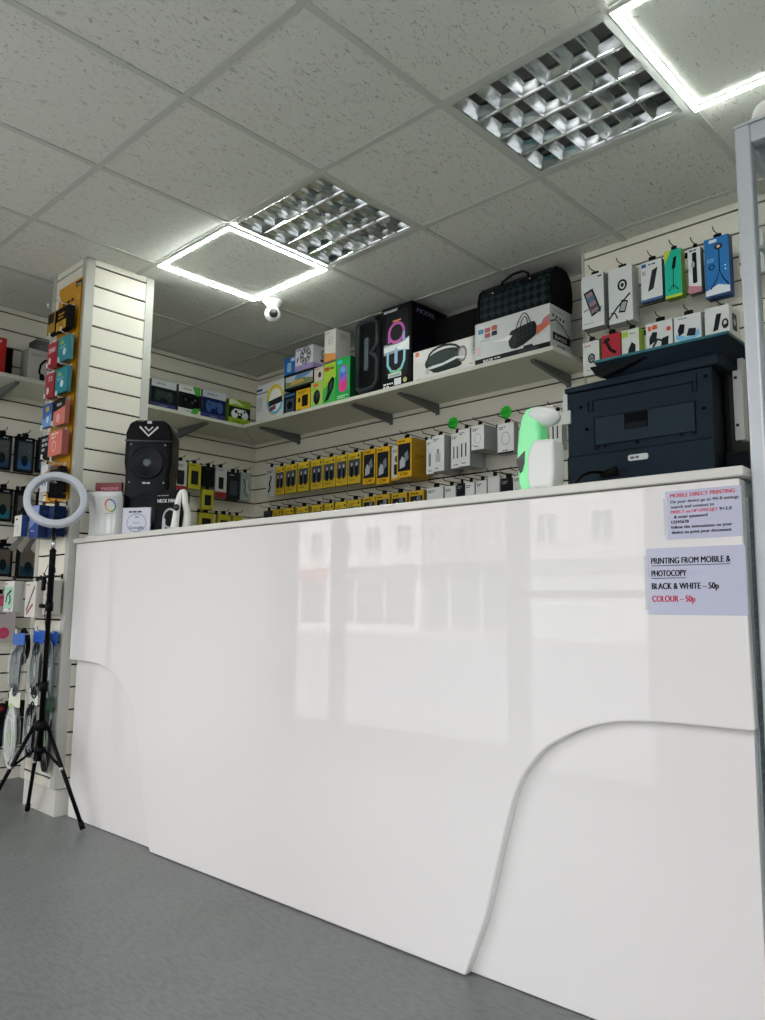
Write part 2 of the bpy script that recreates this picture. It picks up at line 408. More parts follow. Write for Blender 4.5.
# ------------------------------------------------------------------ ceiling fittings
def led_frame(a, b, label):
    x0, x1, y0, y1 = gx(b + 1) + .004, gx(b) - .004, gy(a) + .004, gy(a + 1) - .004
    cx, cy = (x0 + x1) / 2, (y0 + y1) / 2; w = (x1 - x0) / 2; d = (y1 - y0) / 2
    e = tag(empty('led_frame_light', (cx, cy, H - .004)), label, 'ceiling light', 'led frame lights in the ceiling')
    LM = mat('#f6fcf8', .5, emit=LED_POWER, name='led_strip'); FM = mat('#e8ebe8', .4)
    k = MB(); w2 = .015; o_ = .006
    for q in ((-w, w, -d, -d + o_), (-w, w, d - o_, d), (-w, -w + o_, -d + o_, d - o_), (w - o_, w, -d + o_, d - o_)): k.box(*q, -.007, -.0005, FM)
    k.build('outer_frame', e); k = MB(); w1 = w - o_; d1_ = d - o_; t_ = .009
    for q in ((-w1, w1, -d1_, -d1_ + t_), (-w1, w1, d1_ - t_, d1_), (-w1, -w1 + t_, -d1_ + t_, d1_ - t_), (w1 - t_, w1, -d1_ + t_, d1_ - t_)): k.box(*q, -.012, -.001, LM)
    k.build('glowing_strip', e)
    k = MB(); i = w2 + .0005; j = w2 + .012
    for q in ((-w + i, w - i, -d + i, -d + j), (-w + i, w - i, d - j, d - i), (-w + i, -w + j, -d + j, d - j), (w - j, w - i, -d + j, d - j)): k.box(*q, -.009, -.001, FM)
    k.build('inner_frame', e)
led_frame(1, 1, 'glowing square frame light beside the white ceiling camera')
led_frame(1, -3, 'glowing square frame light above the glass display cabinet')
MIR = mat('#e4e8e8', .17, metal=1.0, name='louvre_aluminium')
def louvre(a, b, label):
    x0, x1, y0, y1 = gx(b + 1) + .014, gx(b) - .014, gy(a) + .014, gy(a + 1) - .014
    cx, cy = (x0 + x1) / 2, (y0 + y1) / 2; w = (x1 - x0) / 2
    e = tag(empty('louvre_light', (cx, cy, H)), label, 'ceiling light', 'square louvre lights in the ceiling')
    k = MB(); D = .085; fm = mat('#d5d8d5', .4)
    for q in ((-w, w, -w, -w + .006), (-w, w, w - .006, w), (-w, -w + .006, -w + .0062, w - .0062), (w - .006, w, -w + .0062, w - .0062)): k.box(*q, .0005, D, fm)
    for q in ((-w - .01, w + .01, -w - .01, -w + .012), (-w - .01, w + .01, w - .012, w + .01), (-w - .01, -w + .012, -w + .0122, w - .0122), (w - .012, w + .01, -w + .0122, w - .0122)): k.box(*q, -.005, .0, mat('#c9cec8', .3, metal=.4))
    k.box(-w, w, -w, w, D, D + .01, fm); k.build('housing', e)
    # four lamp rows along x, each between curved reflectors; six cells per row
    rows = 4; cells = 6; pw = (2 * w - .03) / rows; cw = (2 * w - .03) / cells
    k = MB()
    for r in range(rows + 1):
        yc = -w + .015 + r * pw
        prof = [(yc - .004, .0), (yc + .004, .0)]
        up = [(yc + .004 + .016 * t ** 1.8, .048 * t) for t in (0.25, .5, .75, 1)]
        dn = [(yc - .004 - .016 * t ** 1.8, .048 * t) for t in (1, .75, .5, .25)]
        pr_ = [(max(-w + .006, min(w - .006, q)), z) for q, z in prof + up + dn]
        k.prism(pr_, -w + .006, w - .006, MIR, 'x', True)
    k.build('reflector', e)
    for q in range(cells + 1):
        xc = -w + .015 + q * cw; k = MB(); cl_ = lambda P_: [(max(-w + .007, min(w - .007, a_)), b_) for a_, b_ in P_]
        k.prism(cl_([(xc - .001, .0005), (xc + .001, .0005), (xc + .005, .016), (xc + .012, .032), (xc + .02, .044), (xc - .02, .044), (xc - .012, .032), (xc - .005, .016)]), -w + .02, w - .02, MIR, 'y')
        k.build('cross_blade', e)
    for r in range(rows):
        yc = -w + .015 + (r + .5) * pw; k = MB()
        k.lathe([(.008, -w + .02), (.008, w - .02)], mat('#e9ece8', .3), 10, (0, yc, .066), 'x'); k.build('fluorescent_tube', e)
louvre(1, 0, 'square mirrored louvre light next to the glowing frame and camera')
louvre(1, -2, 'larger-looking mirrored louvre light nearest the glass cabinet')

# security camera under the ceiling
e = tag(empty('security_camera', (-3.262, 2.535, H - .003)), 'small white dome security camera hanging under the ceiling', 'camera')
WP = mat('#e6e8e4', .25, name='white_plastic')
MB().lathe([(.012, -.001), (.052, -.001), (.054, -.012), (.045, -.02), (.034, -.034), (.03, -.045)], WP, 28).build('mount_base', e)
MB().lathe([(.044 * math.sin(t * PI / 12), -.078 + .044 * math.cos(t * PI / 12)) for t in range(1, 12)], WP, 28).build('camera_ball', e)
k = MB(); v = Vector((.82, -.5, -.18)).normalized(); c0 = Vector((0, 0, -.078))
k.tube([c0 + v * .034, c0 + v * .0455, c0 + v * .047], [.026, .02, .017], BLACKG, 20); k.build('lens', e)
k = MB(); k.tube([(0, -.03, -.004), (-.03, -.055, -.006), (-.05, -.1, -.003)], .003, mat('#d6d6d0', .5), 6); k.build('cable', e)

# ------------------------------------------------------------------ counter
CY, CROT = 1.63 + .027 * (-.05), math.atan(.027)
CL = 2.922
e = tag(empty('shop_counter', (-3.50, CY, 0), CROT), 'long gloss white shop counter with curved overlaid front panel', 'counter')
ZT = 1.233
curve = [(2.198, 0.002), (2.232, .085), (2.264, 0.167), (2.301, 0.302), (2.339, 0.434), (2.357, .482), (2.382, 0.528), (2.433, 0.586), (2.47, .611), (2.515, 0.636), (2.562, 0.656), (2.622, 0.672), (2.679, 0.679), (2.744, 0.683), (2.806, 0.684), (2.925, 0.684)]
def catmull(pts, n=4):
    out = []
    for i in range(len(pts) - 1):
        p0 = pts[max(i - 1, 0)]; p1 = pts[i]; p2 = pts[i + 1]; p3 = pts[min(i + 2, len(pts) - 1)]
        for j in range(n):
            t = j / n
            out.append(tuple(.5 * (2 * b + (c - a) * t + (2 * a - 5 * b + 4 * c - d) * t * t + (3 * b - a - 3 * c + d) * t ** 3) for a, b, c, d in zip(p0, p1, p2, p3)))
    out.append(pts[-1]); return out
cv = catmull(curve, 3)
poly = [(x, z) for x, z in cv] + [(CL - .004, ZT - .024), (.0, ZT - .024)] + [(2.922 - x, z) for x, z in reversed(cv)]
GLOSS2 = mat('#e9e7e4', .03, name='gloss_white_laminate_lower')
k = MB(); k.prism(poly, 0, .028, GLOSS); k.build('front_overlay', e, bevel=.005, seg=3)
MB().box(.012, CL - .008, .03, .048, .002, ZT - .024, GLOSS2).build('front_board', e, bevel=.002)
MB().box(-.014, CL + .008, -.012, .62, ZT - .022, ZT, mat('#dcdbd3', .25, name='counter_top_laminate')).build('countertop', e, bevel=.004, seg=3)
MB().box(CL - .03, CL - .008, .05, .6, .002, ZT - .024, mat('#b7c0c0', .35)).build('end_panel', e)
MB().box(.012, .03, .05, .6, .002, ZT - .024, GLOSS2).build('end_panel', e)
MB().box(.032, CL - .032, .35, .362, .1, ZT - .024, mat('#bcbcb4', .5)).build('back_board', e)
k = MB(); k.box(CL - .0075, CL - .003, .05, .075, .3, ZT - .06, mat('#98a3a3', .4, metal=.4))
for i in range(34): k.box(CL - .0028, CL - .0024, .058, .066, .33 + i * .024, .336 + i * .024, mat('#c4caca', .4))
k.build('slotted_strip', e)
CR = Matrix.Translation((-3.50, CY, 0)) @ Matrix.Rotation(CROT, 4, 'Z')
def on_counter(x, y): # point on the counter top given in room x,y
    return (x, y, ZT + .0008)

def notice(u0, u1, z0, z1, tilt, spec, label):
    w, h = u1 - u0, z1 - z0
    o = MB(); o.rbox(0, w, -.0006, 0, 0, h, .003, mat('#c3c6da', .25, coat=.5, name='laminated_paper'))
    t = o.build('printed_notice', None); t.matrix_world = CR @ Matrix.Translation((u0, -.0004, z0)) @ Matrix.Rotation(tilt, 4, 'Y')
    tag(t, label, 'notice')
    art(MB(), spec, lambda u, v, d: (u, -.0006 - d, v), .0002).build('lettering', t)
    k = MB(); k.box(-.004, .006, -.0012, -.0007, .01, h - .015, mat('#e6eaee', .08, alpha=.55, name='clear_tape')); k.build('tape_strip', t)
R_, K_ = '#c2183c', '#131418'
notice(2.757, 2.921, 1.084, 1.193, 0, [
    ('t', 'MOBILE DIRECT PRINTING', .012, .094, .0125, R_, 1, .014, .139), ('t', 'On your device go to Wi-fi settings', .012, .081, .0098, K_, 1, .014, .146),
    ('t', 'search and connect to', .013, .0695, .0098, K_, 1, .014, .094), ('t', 'DIRECT -xx HP OFFICEJET', .012, .058, .0098, '#cf3a4e', 1, .012, .102), ('t', '9+2.0', .118, .058, .0098, K_, 1, .012, .025),
    ('t', '& enter password', .019, .047, .0098, K_, 1, .014, .073), ('t', '12345678', .013, .0355, .0098, K_, 1, .012, .038),
    ('t', 'follow the instructions on your', .012, .024, .0098, K_, 1, .014, .131), ('t', 'device to print your document', .013, .0125, .0098, K_, 1, .014, .128)],
    'laminated printing notice with red heading, upper one on the counter front')
notice(2.708, 2.924, .918, 1.066, 0, [
    ('t', 'PRINTING FROM MOBILE &', .012, .113, .0195, K_, 1, .016, .172), ('r', .012, .108, .184, .1095, K_), ('t', 'PHOTOCOPY', .012, .085, .0195, K_, 1, .016, .078), ('r', .012, .08, .09, .0815, K_),
    ('t', 'BLACK & WHITE \u2013 50p', .012, .0565, .0195, K_, 1, .016, .146), ('t', 'COLOUR \u2013 50p', .012, .0285, .0195, R_, 1, .016, .095)],
    'larger laminated price notice saying 50p, lower one on the counter front')

# ------------------------------------------------------------------ shelves with brackets
SZ = 2.11
k = MB(); k.prism([(-4.09, 2.97), (-1.79, 2.97), (-1.79, YB - .001), (XL + .001, YB - .001), (XL + .001, YB - .003)], SZ - .02, SZ, SHELF_M, 'z')
SH = tag(k.build('wall_shelf', None), 'long cream shelf on the back wall carrying boxed speakers', 'shelf', 'cream wall shelves')
k = MB(); k.prism([(XL + .001, .35), (-4.095, .35), (-4.095, 2.965), (XL + .001, YB - .008)], SZ - .02, SZ, SHELF_M, 'z')
SH2 = tag(k.build('wall_shelf', None), 'cream shelf on the left wall carrying boxed game controllers', 'shelf', 'cream wall shelves')
def bracket(shelf, x, y, facing):
    k = MB(); L = .33
    prof = [(0, SZ - .021), (-L, SZ - .021), (-L, SZ - .034), (-.02, SZ - .075), (0, SZ - .075)]
    if facing == 'y': k.prism([(y + a, z) for a, z in prof], x - .011, x + .011, BRACKET, 'x'); k.box(x - .014, x + .014, y - .006, y - .0005, SZ - .085, SZ - .03, BRACKET)
    else: k.prism([(x - a, z) for a, z in prof], y - .011, y + .011, BRACKET, 'y')
    k.build('bracket', shelf, bevel=.0015)
for x in (-3.98, -3.13, -2.77, -1.93): bracket(SH, x, YB - .001, 'y')
for y in (2.72, 1.55, .9): bracket(SH2, XL + .001, y, 'x')

# ------------------------------------------------------------------ products
def carton(name, label, cat, x0, x1, z0, z1, front, depth=.05, face='y', col='#dcdcd6', side=None, spec=(), sspec=(), group=None, rot=0.0, clear=False, top=None, bevel=.0012):
    """a printed carton; front lies at y=front (face y) or x=front (face x); spec in metres from its lower left corner"""
    w, h = abs(x1 - x0), z1 - z0
    side = side or col
    if face == 'y': loc = ((x0 + x1) / 2, front, z0); rz = rot
    else: loc = (front, (x0 + x1) / 2, z0); rz = PI / 2 + rot
    k = MB(); MF, MS = [mat(c_, .7 if max(lin(c_)[:3]) < .03 else r_) for c_, r_ in ((col, .38), (side, .42))]; y0, y1 = 0, depth; a, b = -w / 2, w / 2
    vs = [(a, y0, 0), (b, y0, 0), (b, y1, 0), (a, y1, 0), (a, y0, h), (b, y0, h), (b, y1, h), (a, y1, h)]
    k.add(vs, [(0, 1, 5, 4)], MF); k.add(vs, [(0, 3, 2, 1), (1, 2, 6, 5), (2, 3, 7, 6), (3, 0, 4, 7)], MS); k.add(vs, [(4, 5, 6, 7)], mat(top or side, .7 if max(lin(top or side)[:3]) < .03 else .42))
    import bmesh
    o = k.build(name, None, loc, rz)
    bm = bmesh.new(); bm.from_mesh(o.data); bmesh.ops.remove_doubles(bm, verts=bm.verts, dist=1e-5); bm.to_mesh(o.data); bm.free()
    if bevel:
        bv = o.modifiers.new('soft_edge', 'BEVEL'); bv.width = bevel; bv.segments = 2
    tag(o, label, cat, group)
    if spec: art(MB(), spec, lambda u, v, d: (u - w / 2, -d, v)).build('printed_front', o)
    if sspec: art(MB(), sspec, lambda u, v, d: (w / 2 + d, u, v)).build('printed_side', o)
    return o
def hook(label, x, z, wall, tip, face='y', white=False, group='wire hooks on the slatwall'):
    """double wire prong from the wall to tip"""
    L = abs(tip - wall); M = WIREW if white else WIRE; k = MB()
    k.tube([(0, -.001, 0), (0, -L * .55, .002), (0, -L + .012, 0.0), (0, -L, .012)], .0022, M, 6)
    k.box(-.009, .009, -.004, -.0008, -.012, .012, M)
    if white: k.box(-.008, .008, -L - .001, -L + .001, .004, .026, M)
    o = k.build('display_hook', None, (x, wall, z) if face == 'y' else (wall, x, z), 0 if face == 'y' else PI / 2)
    return tag(o, label, 'hook', group)
def hang_tab(o, w, h, depth, col='#101112'):
    k = MB(); t = w * .34
    k.rbox(-t / 2, t / 2, depth * .45, depth * .45 + .0012, h, h + .024, .006, mat(col, .4)); k.build('hang_tab', o)

# --- back wall shelf
F3 = 3.0
CX = lambda w: w / 2
carton('hair_remover_box', 'white box with a yellow circle standing at the shelf corner', 'box', -3.995, -3.727, SZ + .001, 2.352, 2.995, .09, col='#d5d7d4', spec=[
    ('r', .0, .2, .06, .215, '#2a3a66'), ('r', .0, .18, .12, .19, '#8b8f95'), ('e', .19, .12, .085, .1, '#d9c22e'), ('p', [(.105, .12), (.275, .11), (.26, .05), (.2, .02), (.13, .05)], '#5fb0d8'), ('e', .195, .12, .062, .075, '#e6e6e2'),
    ('p', [(.13, .08), (.262, .095), (.262, .135), (.13, .118)], '#23262b'), ('p', [(.14, .045), (.2, .06), (.2, .085), (.14, .075)], '#5a2430'), ('bars', .012, .15, .05, 9, .006, '#9da1a6')])
def mouse_shape(cx, cz, w, h, c1='#15171a', c2='#2d3135'):
    return [('e', cx, cz, w / 2, h / 2, c1), ('e', cx + w * .08, cz + h * .12, w * .3, h * .25, c2), ('r', cx - w * .03, cz + h * .1, cx + w * .03, cz + h * .42, '#4a4f54')]
carton('webcam_box', 'dark blue-black box under the wide picture box', 'box', -3.723, -3.608, SZ + .001, 2.25, F3, .1, col='#16202c', side='#0d1116', spec=[('rr', .02, .02, .1, .1, .008, '#2c3d4d'), ('e', .06, .06, .025, .025, '#0a0c10'), ('r', .01, .115, .105, .128, '#2f6ea8'), ('r', .01, .004, .105, .016, '#c9d2d4')])
carton('phone_battery_box', 'yellow box with a black power bank picture', 'box', -3.604, -3.473, SZ + .001, 2.25, F3, .1, col='#dcae15', side='#151514', spec=[('rr', .055, .03, .11, .1, .006, '#131417'), ('bars', .02, .12, .08, 2, .006, '#6a5310'), ('e', .03, .075, .012, .016, '#15171a'), ('r', .01, .01, .05, .018, '#8c6c10')])
carton('mouse_box', 'lime box with one dark computer mouse picture', 'box', -3.469, -3.36, SZ + .001, 2.27, F3, .08, col='#a9c95c', side='#4f9e56', spec=mouse_shape(.055, .065, .06, .09) + [('r', .02, .13, .065, .148, '#d8652a'), ('bars', .02, .118, .06, 1, .004, '#3a5a20'), ('r', .003, .002, .106, .02, '#6fc27a')])
carton('wireless_mouse_box', 'tall green box with mouse picture and red tag', 'box', -3.357, -3.250, SZ + .001, 2.362, F3, .1, col='#3fae4f', side='#2e8e3f', spec=[('p', [(0, .1), (.106, .16), (.106, .25), (0, .25)], '#a8cc3a')] + [('p', [(.01, .02), (.045, .03), (.09, .1), (.095, .15), (.075, .165), (.04, .13), (.035, .07)], '#14181a'), ('p', [(.045, .07), (.075, .1), (.08, .14), (.06, .13)], '#3d4a47'), ('r', .012, .205, .05, .228, '#c23a26'), ('r', .055, .21, .09, .222, '#23682e')])
carton('water_bottle_box', 'bright green box with pink and blue bottle picture', 'box', -3.247, -3.132, SZ + .001, 2.372, F3, .09, col='#1ea64e', side='#0f4f2c', spec=[('rr', .025, .055, .092, .215, .03, '#e33a92'), ('rr', .03, .12, .087, .212, .026, '#3f74d8'), ('rr', .037, .17, .08, .205, .016, '#6ab0e0'), ('p', [(.03, .11), (.09, .135), (.085, .16), (.03, .14)], '#9a5fd0'), ('r', .01, .225, .05, .245, '#3fc0d0'), ('bars', .012, .03, .09, 2, .006, '#bfe8c0')])
carton('picture_puzzle_box', 'wide dark box with a landscape picture lying on small boxes', 'box', -3.735, -3.443, 2.272, 2.372, F3 + .005, .1, col='#1b1f22', spec=[('r', .02, .012, .275, .082, '#b9c3c4'), ('p', [(.02, .012), (.275, .012), (.275, .04), (.15, .062), (.1, .04), (.02, .05)], '#7d8458'), ('p', [(.06, .02), (.2, .03), (.18, .05), (.08, .045)], '#c7a14a'), ('p', [(.1, .05), (.22, .06), (.27, .08), (.12, .08)], '#5c86b5')], rot=0)
carton('blue_gadget_box', 'small bright blue box left of the fan box', 'box', -3.74, -3.63, 2.373, 2.482, F3 + .01, .07, col='#1c6fc0', side='#12406e', spec=[('rr', .03, .015, .07, .075, .01, '#9cc4e2'), ('r', .065, .08, .1, .1, '#d8e4ee')])
def fan_art(w, h):
    s = [('r', 0, 0, w, h * .22, '#a88fc6'), ('ring', w * .58, h * .6, .052, .056, .006, '#5b6065'), ('e', w * .58, h * .6, .046, .05, '#b9bdc0')]
    for k in range(8):
        a = 2 * PI * k / 8; s.append(('p', [(w * .58, h * .6), (w * .58 + .045 * math.cos(a), h * .6 + .048 * math.sin(a)), (w * .58 + .04 * math.cos(a + .45), h * .6 + .043 * math.sin(a + .45))], '#4b4f54'))
    return s + [('e', w * .58, h * .6, .013, .014, '#e2e3e2'), ('t', 'FAN', .012, h * .86, .022, '#6a4b9a', 1, .01), ('p', [(.015, .05), (.03, .062), (.034, .085), (.022, .08)], '#22262a')]
carton('desk_fan_box', 'white and lilac box with a round fan picture', 'box', -3.622, -3.457, 2.373, 2.515, F3, .16, col='#dcdcdf', side='#cfcfd2', spec=fan_art(.165, .142), sspec=[('r', 0, 0, .16, .03, '#a88fc6'), ('ring', .09, .095, .025, .028, .006, '#4b4f54'), ('r', .06, .045, .12, .06, '#3a3e44')])
carton('trinket_box', 'small pale pink box beneath the fan box edge', 'box', -3.441, -3.362, 2.271, 2.357, F3, .07, col='#cfc3bd', side='#9c8f8c', spec=[('e', .05, .038, .014, .018, '#3b2c28'), ('bars', .01, .072, .05, 1, .005, '#a05a52')])
carton('spiral_lamp_box', 'tall white and orange box on top of the green boxes', 'box', -3.356, -3.258, 2.374, 2.565, F3, .12, col='#e9e6df', side='#cfcdc6', spec=[('p', [(0, 0), (.098, 0), (.098, .04), (0, .055)], '#e9a04f'), ('ring', .055, .125, .022, .026, .002, '#a9a49c'), ('ring', .05, .12, .01, .014, .002, '#77726c'), ('bars', .01, .17, .06, 1, .008, '#e2a04a')], sspec=[('bars', .04, .16, .05, 3, .006, '#a5a29b')])
# tall party speaker: rounded shell, one long loop and two lobes of raised tube
e = tag(empty('party_speaker', (-2.993, 3.08, SZ + .001)), 'tall dark party speaker with B-shaped light tube on the shelf', 'speaker')
MB().rbox(-.108, .108, -.07, .12, 0, .448, .035, mat('#0a0c0d', .35), 6).build('speaker_cabinet', e, bevel=.008, seg=3)
LT = mat('#30383b', .3)
def loop(x0, x1, z0, z1, r, y, n=6): return [(x, y, z) for x, z in rrect(x0, x1, z0, z1, r, n)]
MB().rbox(-.1, .1, -.079, -.0702, .012, .436, .03, mat('#0a0c0d', .5), 6).build('front_grille', e)
k = MB(); k.tube([(-.07, -.082, .05), (-.07, -.082, .405), (-.055, -.082, .423), (0, -.082, .425), (.05, -.082, .42), (.078, -.082, .395), (.08, -.082, .285), (.062, -.082, .257), (.03, -.082, .235), (.062, -.082, .215), (.082, -.082, .19), (.08, -.082, .07), (.05, -.082, .035), (0, -.082, .028), (-.055, -.082, .03), (-.07, -.082, .05)], .014, LT, 8); k.build('light_tube', e)
k = MB(); k.rbox(-.02, .012, -.086, -.0795, .14, .33, .012, mat('#4d565a', .3)); k.build('centre_bar', e)
MB().box(-.03, .02, -.0805, -.0795, .41 + .016, .43 + .004, mat('#b9551f', .4)).build('badge', e)
# black carton with ring-light speaker picture
w, h = .222, .463
S = [('rr', .03, .05, .195, .43, .03, '#101316')]
S += [('ring', .112, .305, .062, .062, .016, '#b0389c'), ('r', .05, .255, .066, .30, '#a23aa6'), ('r', .158, .235, .174, .30, '#8d8fd0'), ('p', [(.02, .19), (.205, .2), (.205, .265), (.12, .24), (.02, .25)], '#8d9698'), ('p', [(.02, .205), (.205, .215), (.205, .245), (.02, .235)], '#d5dcdc'), ('p', [(.1, .212), (.205, .19), (.205, .26)], '#e6eaea'),  # grey and white bands across the middle are painted glare, not print
      ('l', [(.05, .2), (.05, .13), (.075, .095), (.112, .085), (.15, .1), (.17, .14), (.172, .2)], .016, '#7fc4d6'), ('l', [(.07, .098), (.112, .082), (.155, .1)], .014, '#6fbf7a'), ('rr', .1, .13, .122, .22, .01, '#8fb4d8'),
      ('r', .085, .368, .145, .376, '#d2882e'), ('t', 'RED RADIANT', .018, .428, .02, '#e6e8ea', 1, .012, .1), ('r', .055, .058, .15, .083, '#c3cfc9'), ('t', 'SPEAKER', .065, .063, .015, '#33423b', 1, .01, .075),
      ('bars', .02, .022, .07, 2, .009, '#e2e2e2'), ('r', .1, .012, .15, .048, '#dfe2e0'), ('e', .178, .03, .014, .014, '#b9b060')]
carton('speaker_box', 'tall black speaker box marked MODEL with purple ring picture', 'box', -2.88, -2.658, SZ + .001, 2.568, F3 - .005, .3, col='#08090c', side='#0a0911', spec=S,
       sspec=[('t', 'MODEL', .04, .405, .036, '#6e6a86', 1, .01, .15), ('r', .03, .38, .26, .3815, '#2c2840'), ('rr', .06, .12, .2, .34, .02, '#0f1016')])
# white carton with boombox
S = [('r', .015, .132, .04, .155, '#e2622c'), ('t', 'BOOMBOX 3', .0, 0, .001, '#d5d5d2'), ('e', .215, .078, .135, .058, '#1b2623'), ('e', .195, .092, .1, .036, '#2c3b37'), ('e', .325, .085, .03, .042, '#6a6264'), ('e', .325, .085, .02, .03, '#b7aeb0'),
     ('l', [(.1, .1), (.112, .125), (.135, .142), (.17, .152), (.21, .155), (.25, .15), (.285, .138), (.31, .12)], .012, '#1d2724'), ('p', [(.085, .056), (.13, .062), (.2, .064), (.28, .08), (.335, .072), (.345, .062), (.29, .068), (.24, .058), (.19, .05), (.12, .046)], '#d3d9d8'),  # pale streak over the speaker body is a glare put into the colour
     ('e', .18, .033, .05, .014, '#15201d'), ('e', .27, .035, .055, .013, '#161f1d'), ('e', .1, .04, .014, .018, '#aeb6b4'), ('bars', .02, .008, .05, 1, .003, '#8b8d8b'), ('r', .372, .02, .39, .026, '#d08a5a'),
     ('r', .378, .07, .388, .16, '#c9cac6')]
S = [q for q in S if q[0] != 't']
o = carton('portable_speaker_box', 'low white box with a black handled speaker picture', 'box', -2.643, -2.240, SZ + .001, 2.272, 2.992, .17, col='#d8d6d0', side='#c6c4bd', spec=S)
k = MB(); art(k, [('t', 'BOOMBOX 3', 0, 0, .016, '#5a5c5a', 1, .01, .085)], lambda u, v, d: (.19 + v, -.0008 - d, .155 - u)); k.build('side_lettering', o)
# dark carton and holdall behind
carton('dark_speaker_box', 'plain black box lying behind the white speaker box', 'box', -2.652, -2.282, SZ + .001, 2.50, 3.17, .16, col='#070808', side='#060707')
# white bag-speaker carton
S = [('r', 0, 0, .423, .03, '#17191c'), ('t', 'BASS', .05, .006, .022, '#e6e8e8', 1, .02, .055), ('bars', .115, .014, .06, 1, .006, '#c9cccc'), ('r', .255, .004, .36, .026, '#33373b'), ('r', .28, .024, .33, .04, '#2a2e33'),
     ('rr', .02, .155, .052, .178, .004, '#2f72a8'), ('rr', .06, .155, .092, .178, .004, '#a83248'), ('rr', .1, .158, .132, .181, .004, '#b8502f'), ('rr', .02, .128, .052, .151, .004, '#c6d2d8'), ('rr', .06, .128, .092, .151, .004, '#9d3038'), ('rr', .1, .131, .132, .154, .004, '#2d3138'),
     ('bars', .03, .115, .1, 1, .005, '#9aa0a0'),
     ('p', [(.212, .042), (.24, .036), (.28, .045), (.33, .068), (.348, .078), (.355, .1), (.352, .128), (.342, .146), (.32, .147), (.27, .139), (.225, .13), (.204, .118), (.197, .09), (.2, .06)], '#1b1f20'), ('e', .222, .088, .024, .042, '#2c2d30'),
     ('l', [(.24, .13), (.252, .16), (.266, .184), (.278, .196), (.29, .198), (.302, .188), (.312, .168), (.32, .14)], .005, '#16181a'), ('l', [(.262, .13), (.275, .17), (.29, .182), (.3, .17), (.305, .14)], .005, '#16181a'),
     ('p', [(.352, .075), (.423, .11), (.423, .14), (.39, .125), (.352, .12)], '#c8643c'), ('p', [(.37, .11), (.423, .135), (.423, .16), (.39, .145)], '#b06a78'),
     ('p', [(.1, .1), (.2, .085), (.22, .105), (.2, .11), (.16, .1)], '#eceeee'), ('r', .012, .05, .035, .09, '#d8b8b8')]
for q in range(5):
    for r in range(3): S.append(('p', [(.235 + q * .022, .06 + r * .022 + q * .006), (.246 + q * .022, .07 + r * .022 + q * .006), (.235 + q * .022, .08 + r * .022 + q * .006), (.225 + q * .022, .07 + r * .022 + q * .006)], '#2d3334'))
carton('bag_speaker_box', 'long white box with a black handbag picture at the shelf end', 'box', -2.237, -1.814, SZ + .001, 2.322, 2.99, .19, col='#ccd0cd', side='#b6bab8', spec=S,
       sspec=[('bars', .03, .185, .13, 1, .004, '#6a6e70'), ('r', .02, .155, .035, .168, '#23272b'), ('r', .05, .152, .065, .165, '#23272b'), ('r', .08, .15, .095, .163, '#23272b'), ('r', .11, .148, .125, .161, '#23272b'), ('bars', .05, .13, .07, 5, .004, '#8a8e90'), ('l', [(.0, .125), (.05, .145), (.1, .13), (.16, .09), (.19, .07)], .007, '#3a2a30'), ('r', .02, .045, .175, .082, '#1a1c1f'), ('t', 'BASS', .04, .053, .025, '#aeb2b4', 1, .01, .1), ('bars', .06, .02, .1, 1, .007, '#44484a')])
# checkered holdall speaker on top of it
e = tag(empty('holdall_speaker', (-2.055, 3.15, 2.3235), 0.0), 'dark checkered holdall bag lying on the white box', 'bag')
CK = bpy.data.materials.new('dark_check_fabric'); CK.use_nodes = True; nt = CK.node_tree; b_ = nt.nodes['Principled BSDF']; b_.inputs['Roughness'].default_value = .7; b_.inputs['Specular IOR Level'].default_value = .15
tcn = nt.nodes.new('ShaderNodeTexCoord'); mpn = nt.nodes.new('ShaderNodeMapping'); mpn.inputs['Rotation'].default_value = (0, PI / 4, 0); ch = nt.nodes.new('ShaderNodeTexChecker'); ch.inputs['Scale'].default_value = 34
ch.inputs[1].default_value = lin('#070d0e'); ch.inputs[2].default_value = lin('#202f31')
nt.links.new(tcn.outputs['Object'], mpn.inputs[0]); nt.links.new(mpn.outputs[0], ch.inputs[0]); nt.links.new(ch.outputs[0], b_.inputs['Base Color'])
prof = [(-.06, 0), (.06, 0), (.088, .02), (.098, .07), (.095, .14), (.082, .19), (.05, .222), (0, .23), (-.05, .222), (-.082, .19), (-.095, .14), (-.098, .07), (-.088, .02)]
k = MB(); k.prism(prof, -.205, .2, CK, 'x', True); k.build('bag_body', e, bevel=.012, seg=3)
k = MB(); k.prism([(a * 1.0, .001 + b * 1.0) for a, b in prof], .2, .214, mat('#0a0c0d', .45), 'x'); k.build('end_cap', e, bevel=.006)
k = MB(); k.prism([(a * 1.0, .001 + b * 1.0) for a, b in prof], -.219, -.205, mat('#0a0c0d', .45), 'x'); k.build('end_cap', e, bevel=.006)
HB = mat('#0b0d0e', .5)
k = MB(); k.tube([(-.085, -.09, .17), (-.07, -.08, .215), (-.03, -.06, .247), (.03, -.055, .25), (.07, -.07, .222), (.085, -.088, .18)], .006, HB, 8); k.build('carry_handle', e)
k = MB(); k.box(-.13, -.05, -.0985, -.0935, .155, .185, HB); k.box(.05, .12, -.098, -.0935, .165, .19, HB); k.build('leather_strap', e)
k = MB()
for x, z in ((-.115, .163), (.1, .175)): k.lathe([(.006, -.1025), (.004, -.1045)], mat('#c9c9c4', .2, metal=1), 10, (x, 0, z), 'y')
k.build('rivet', e)

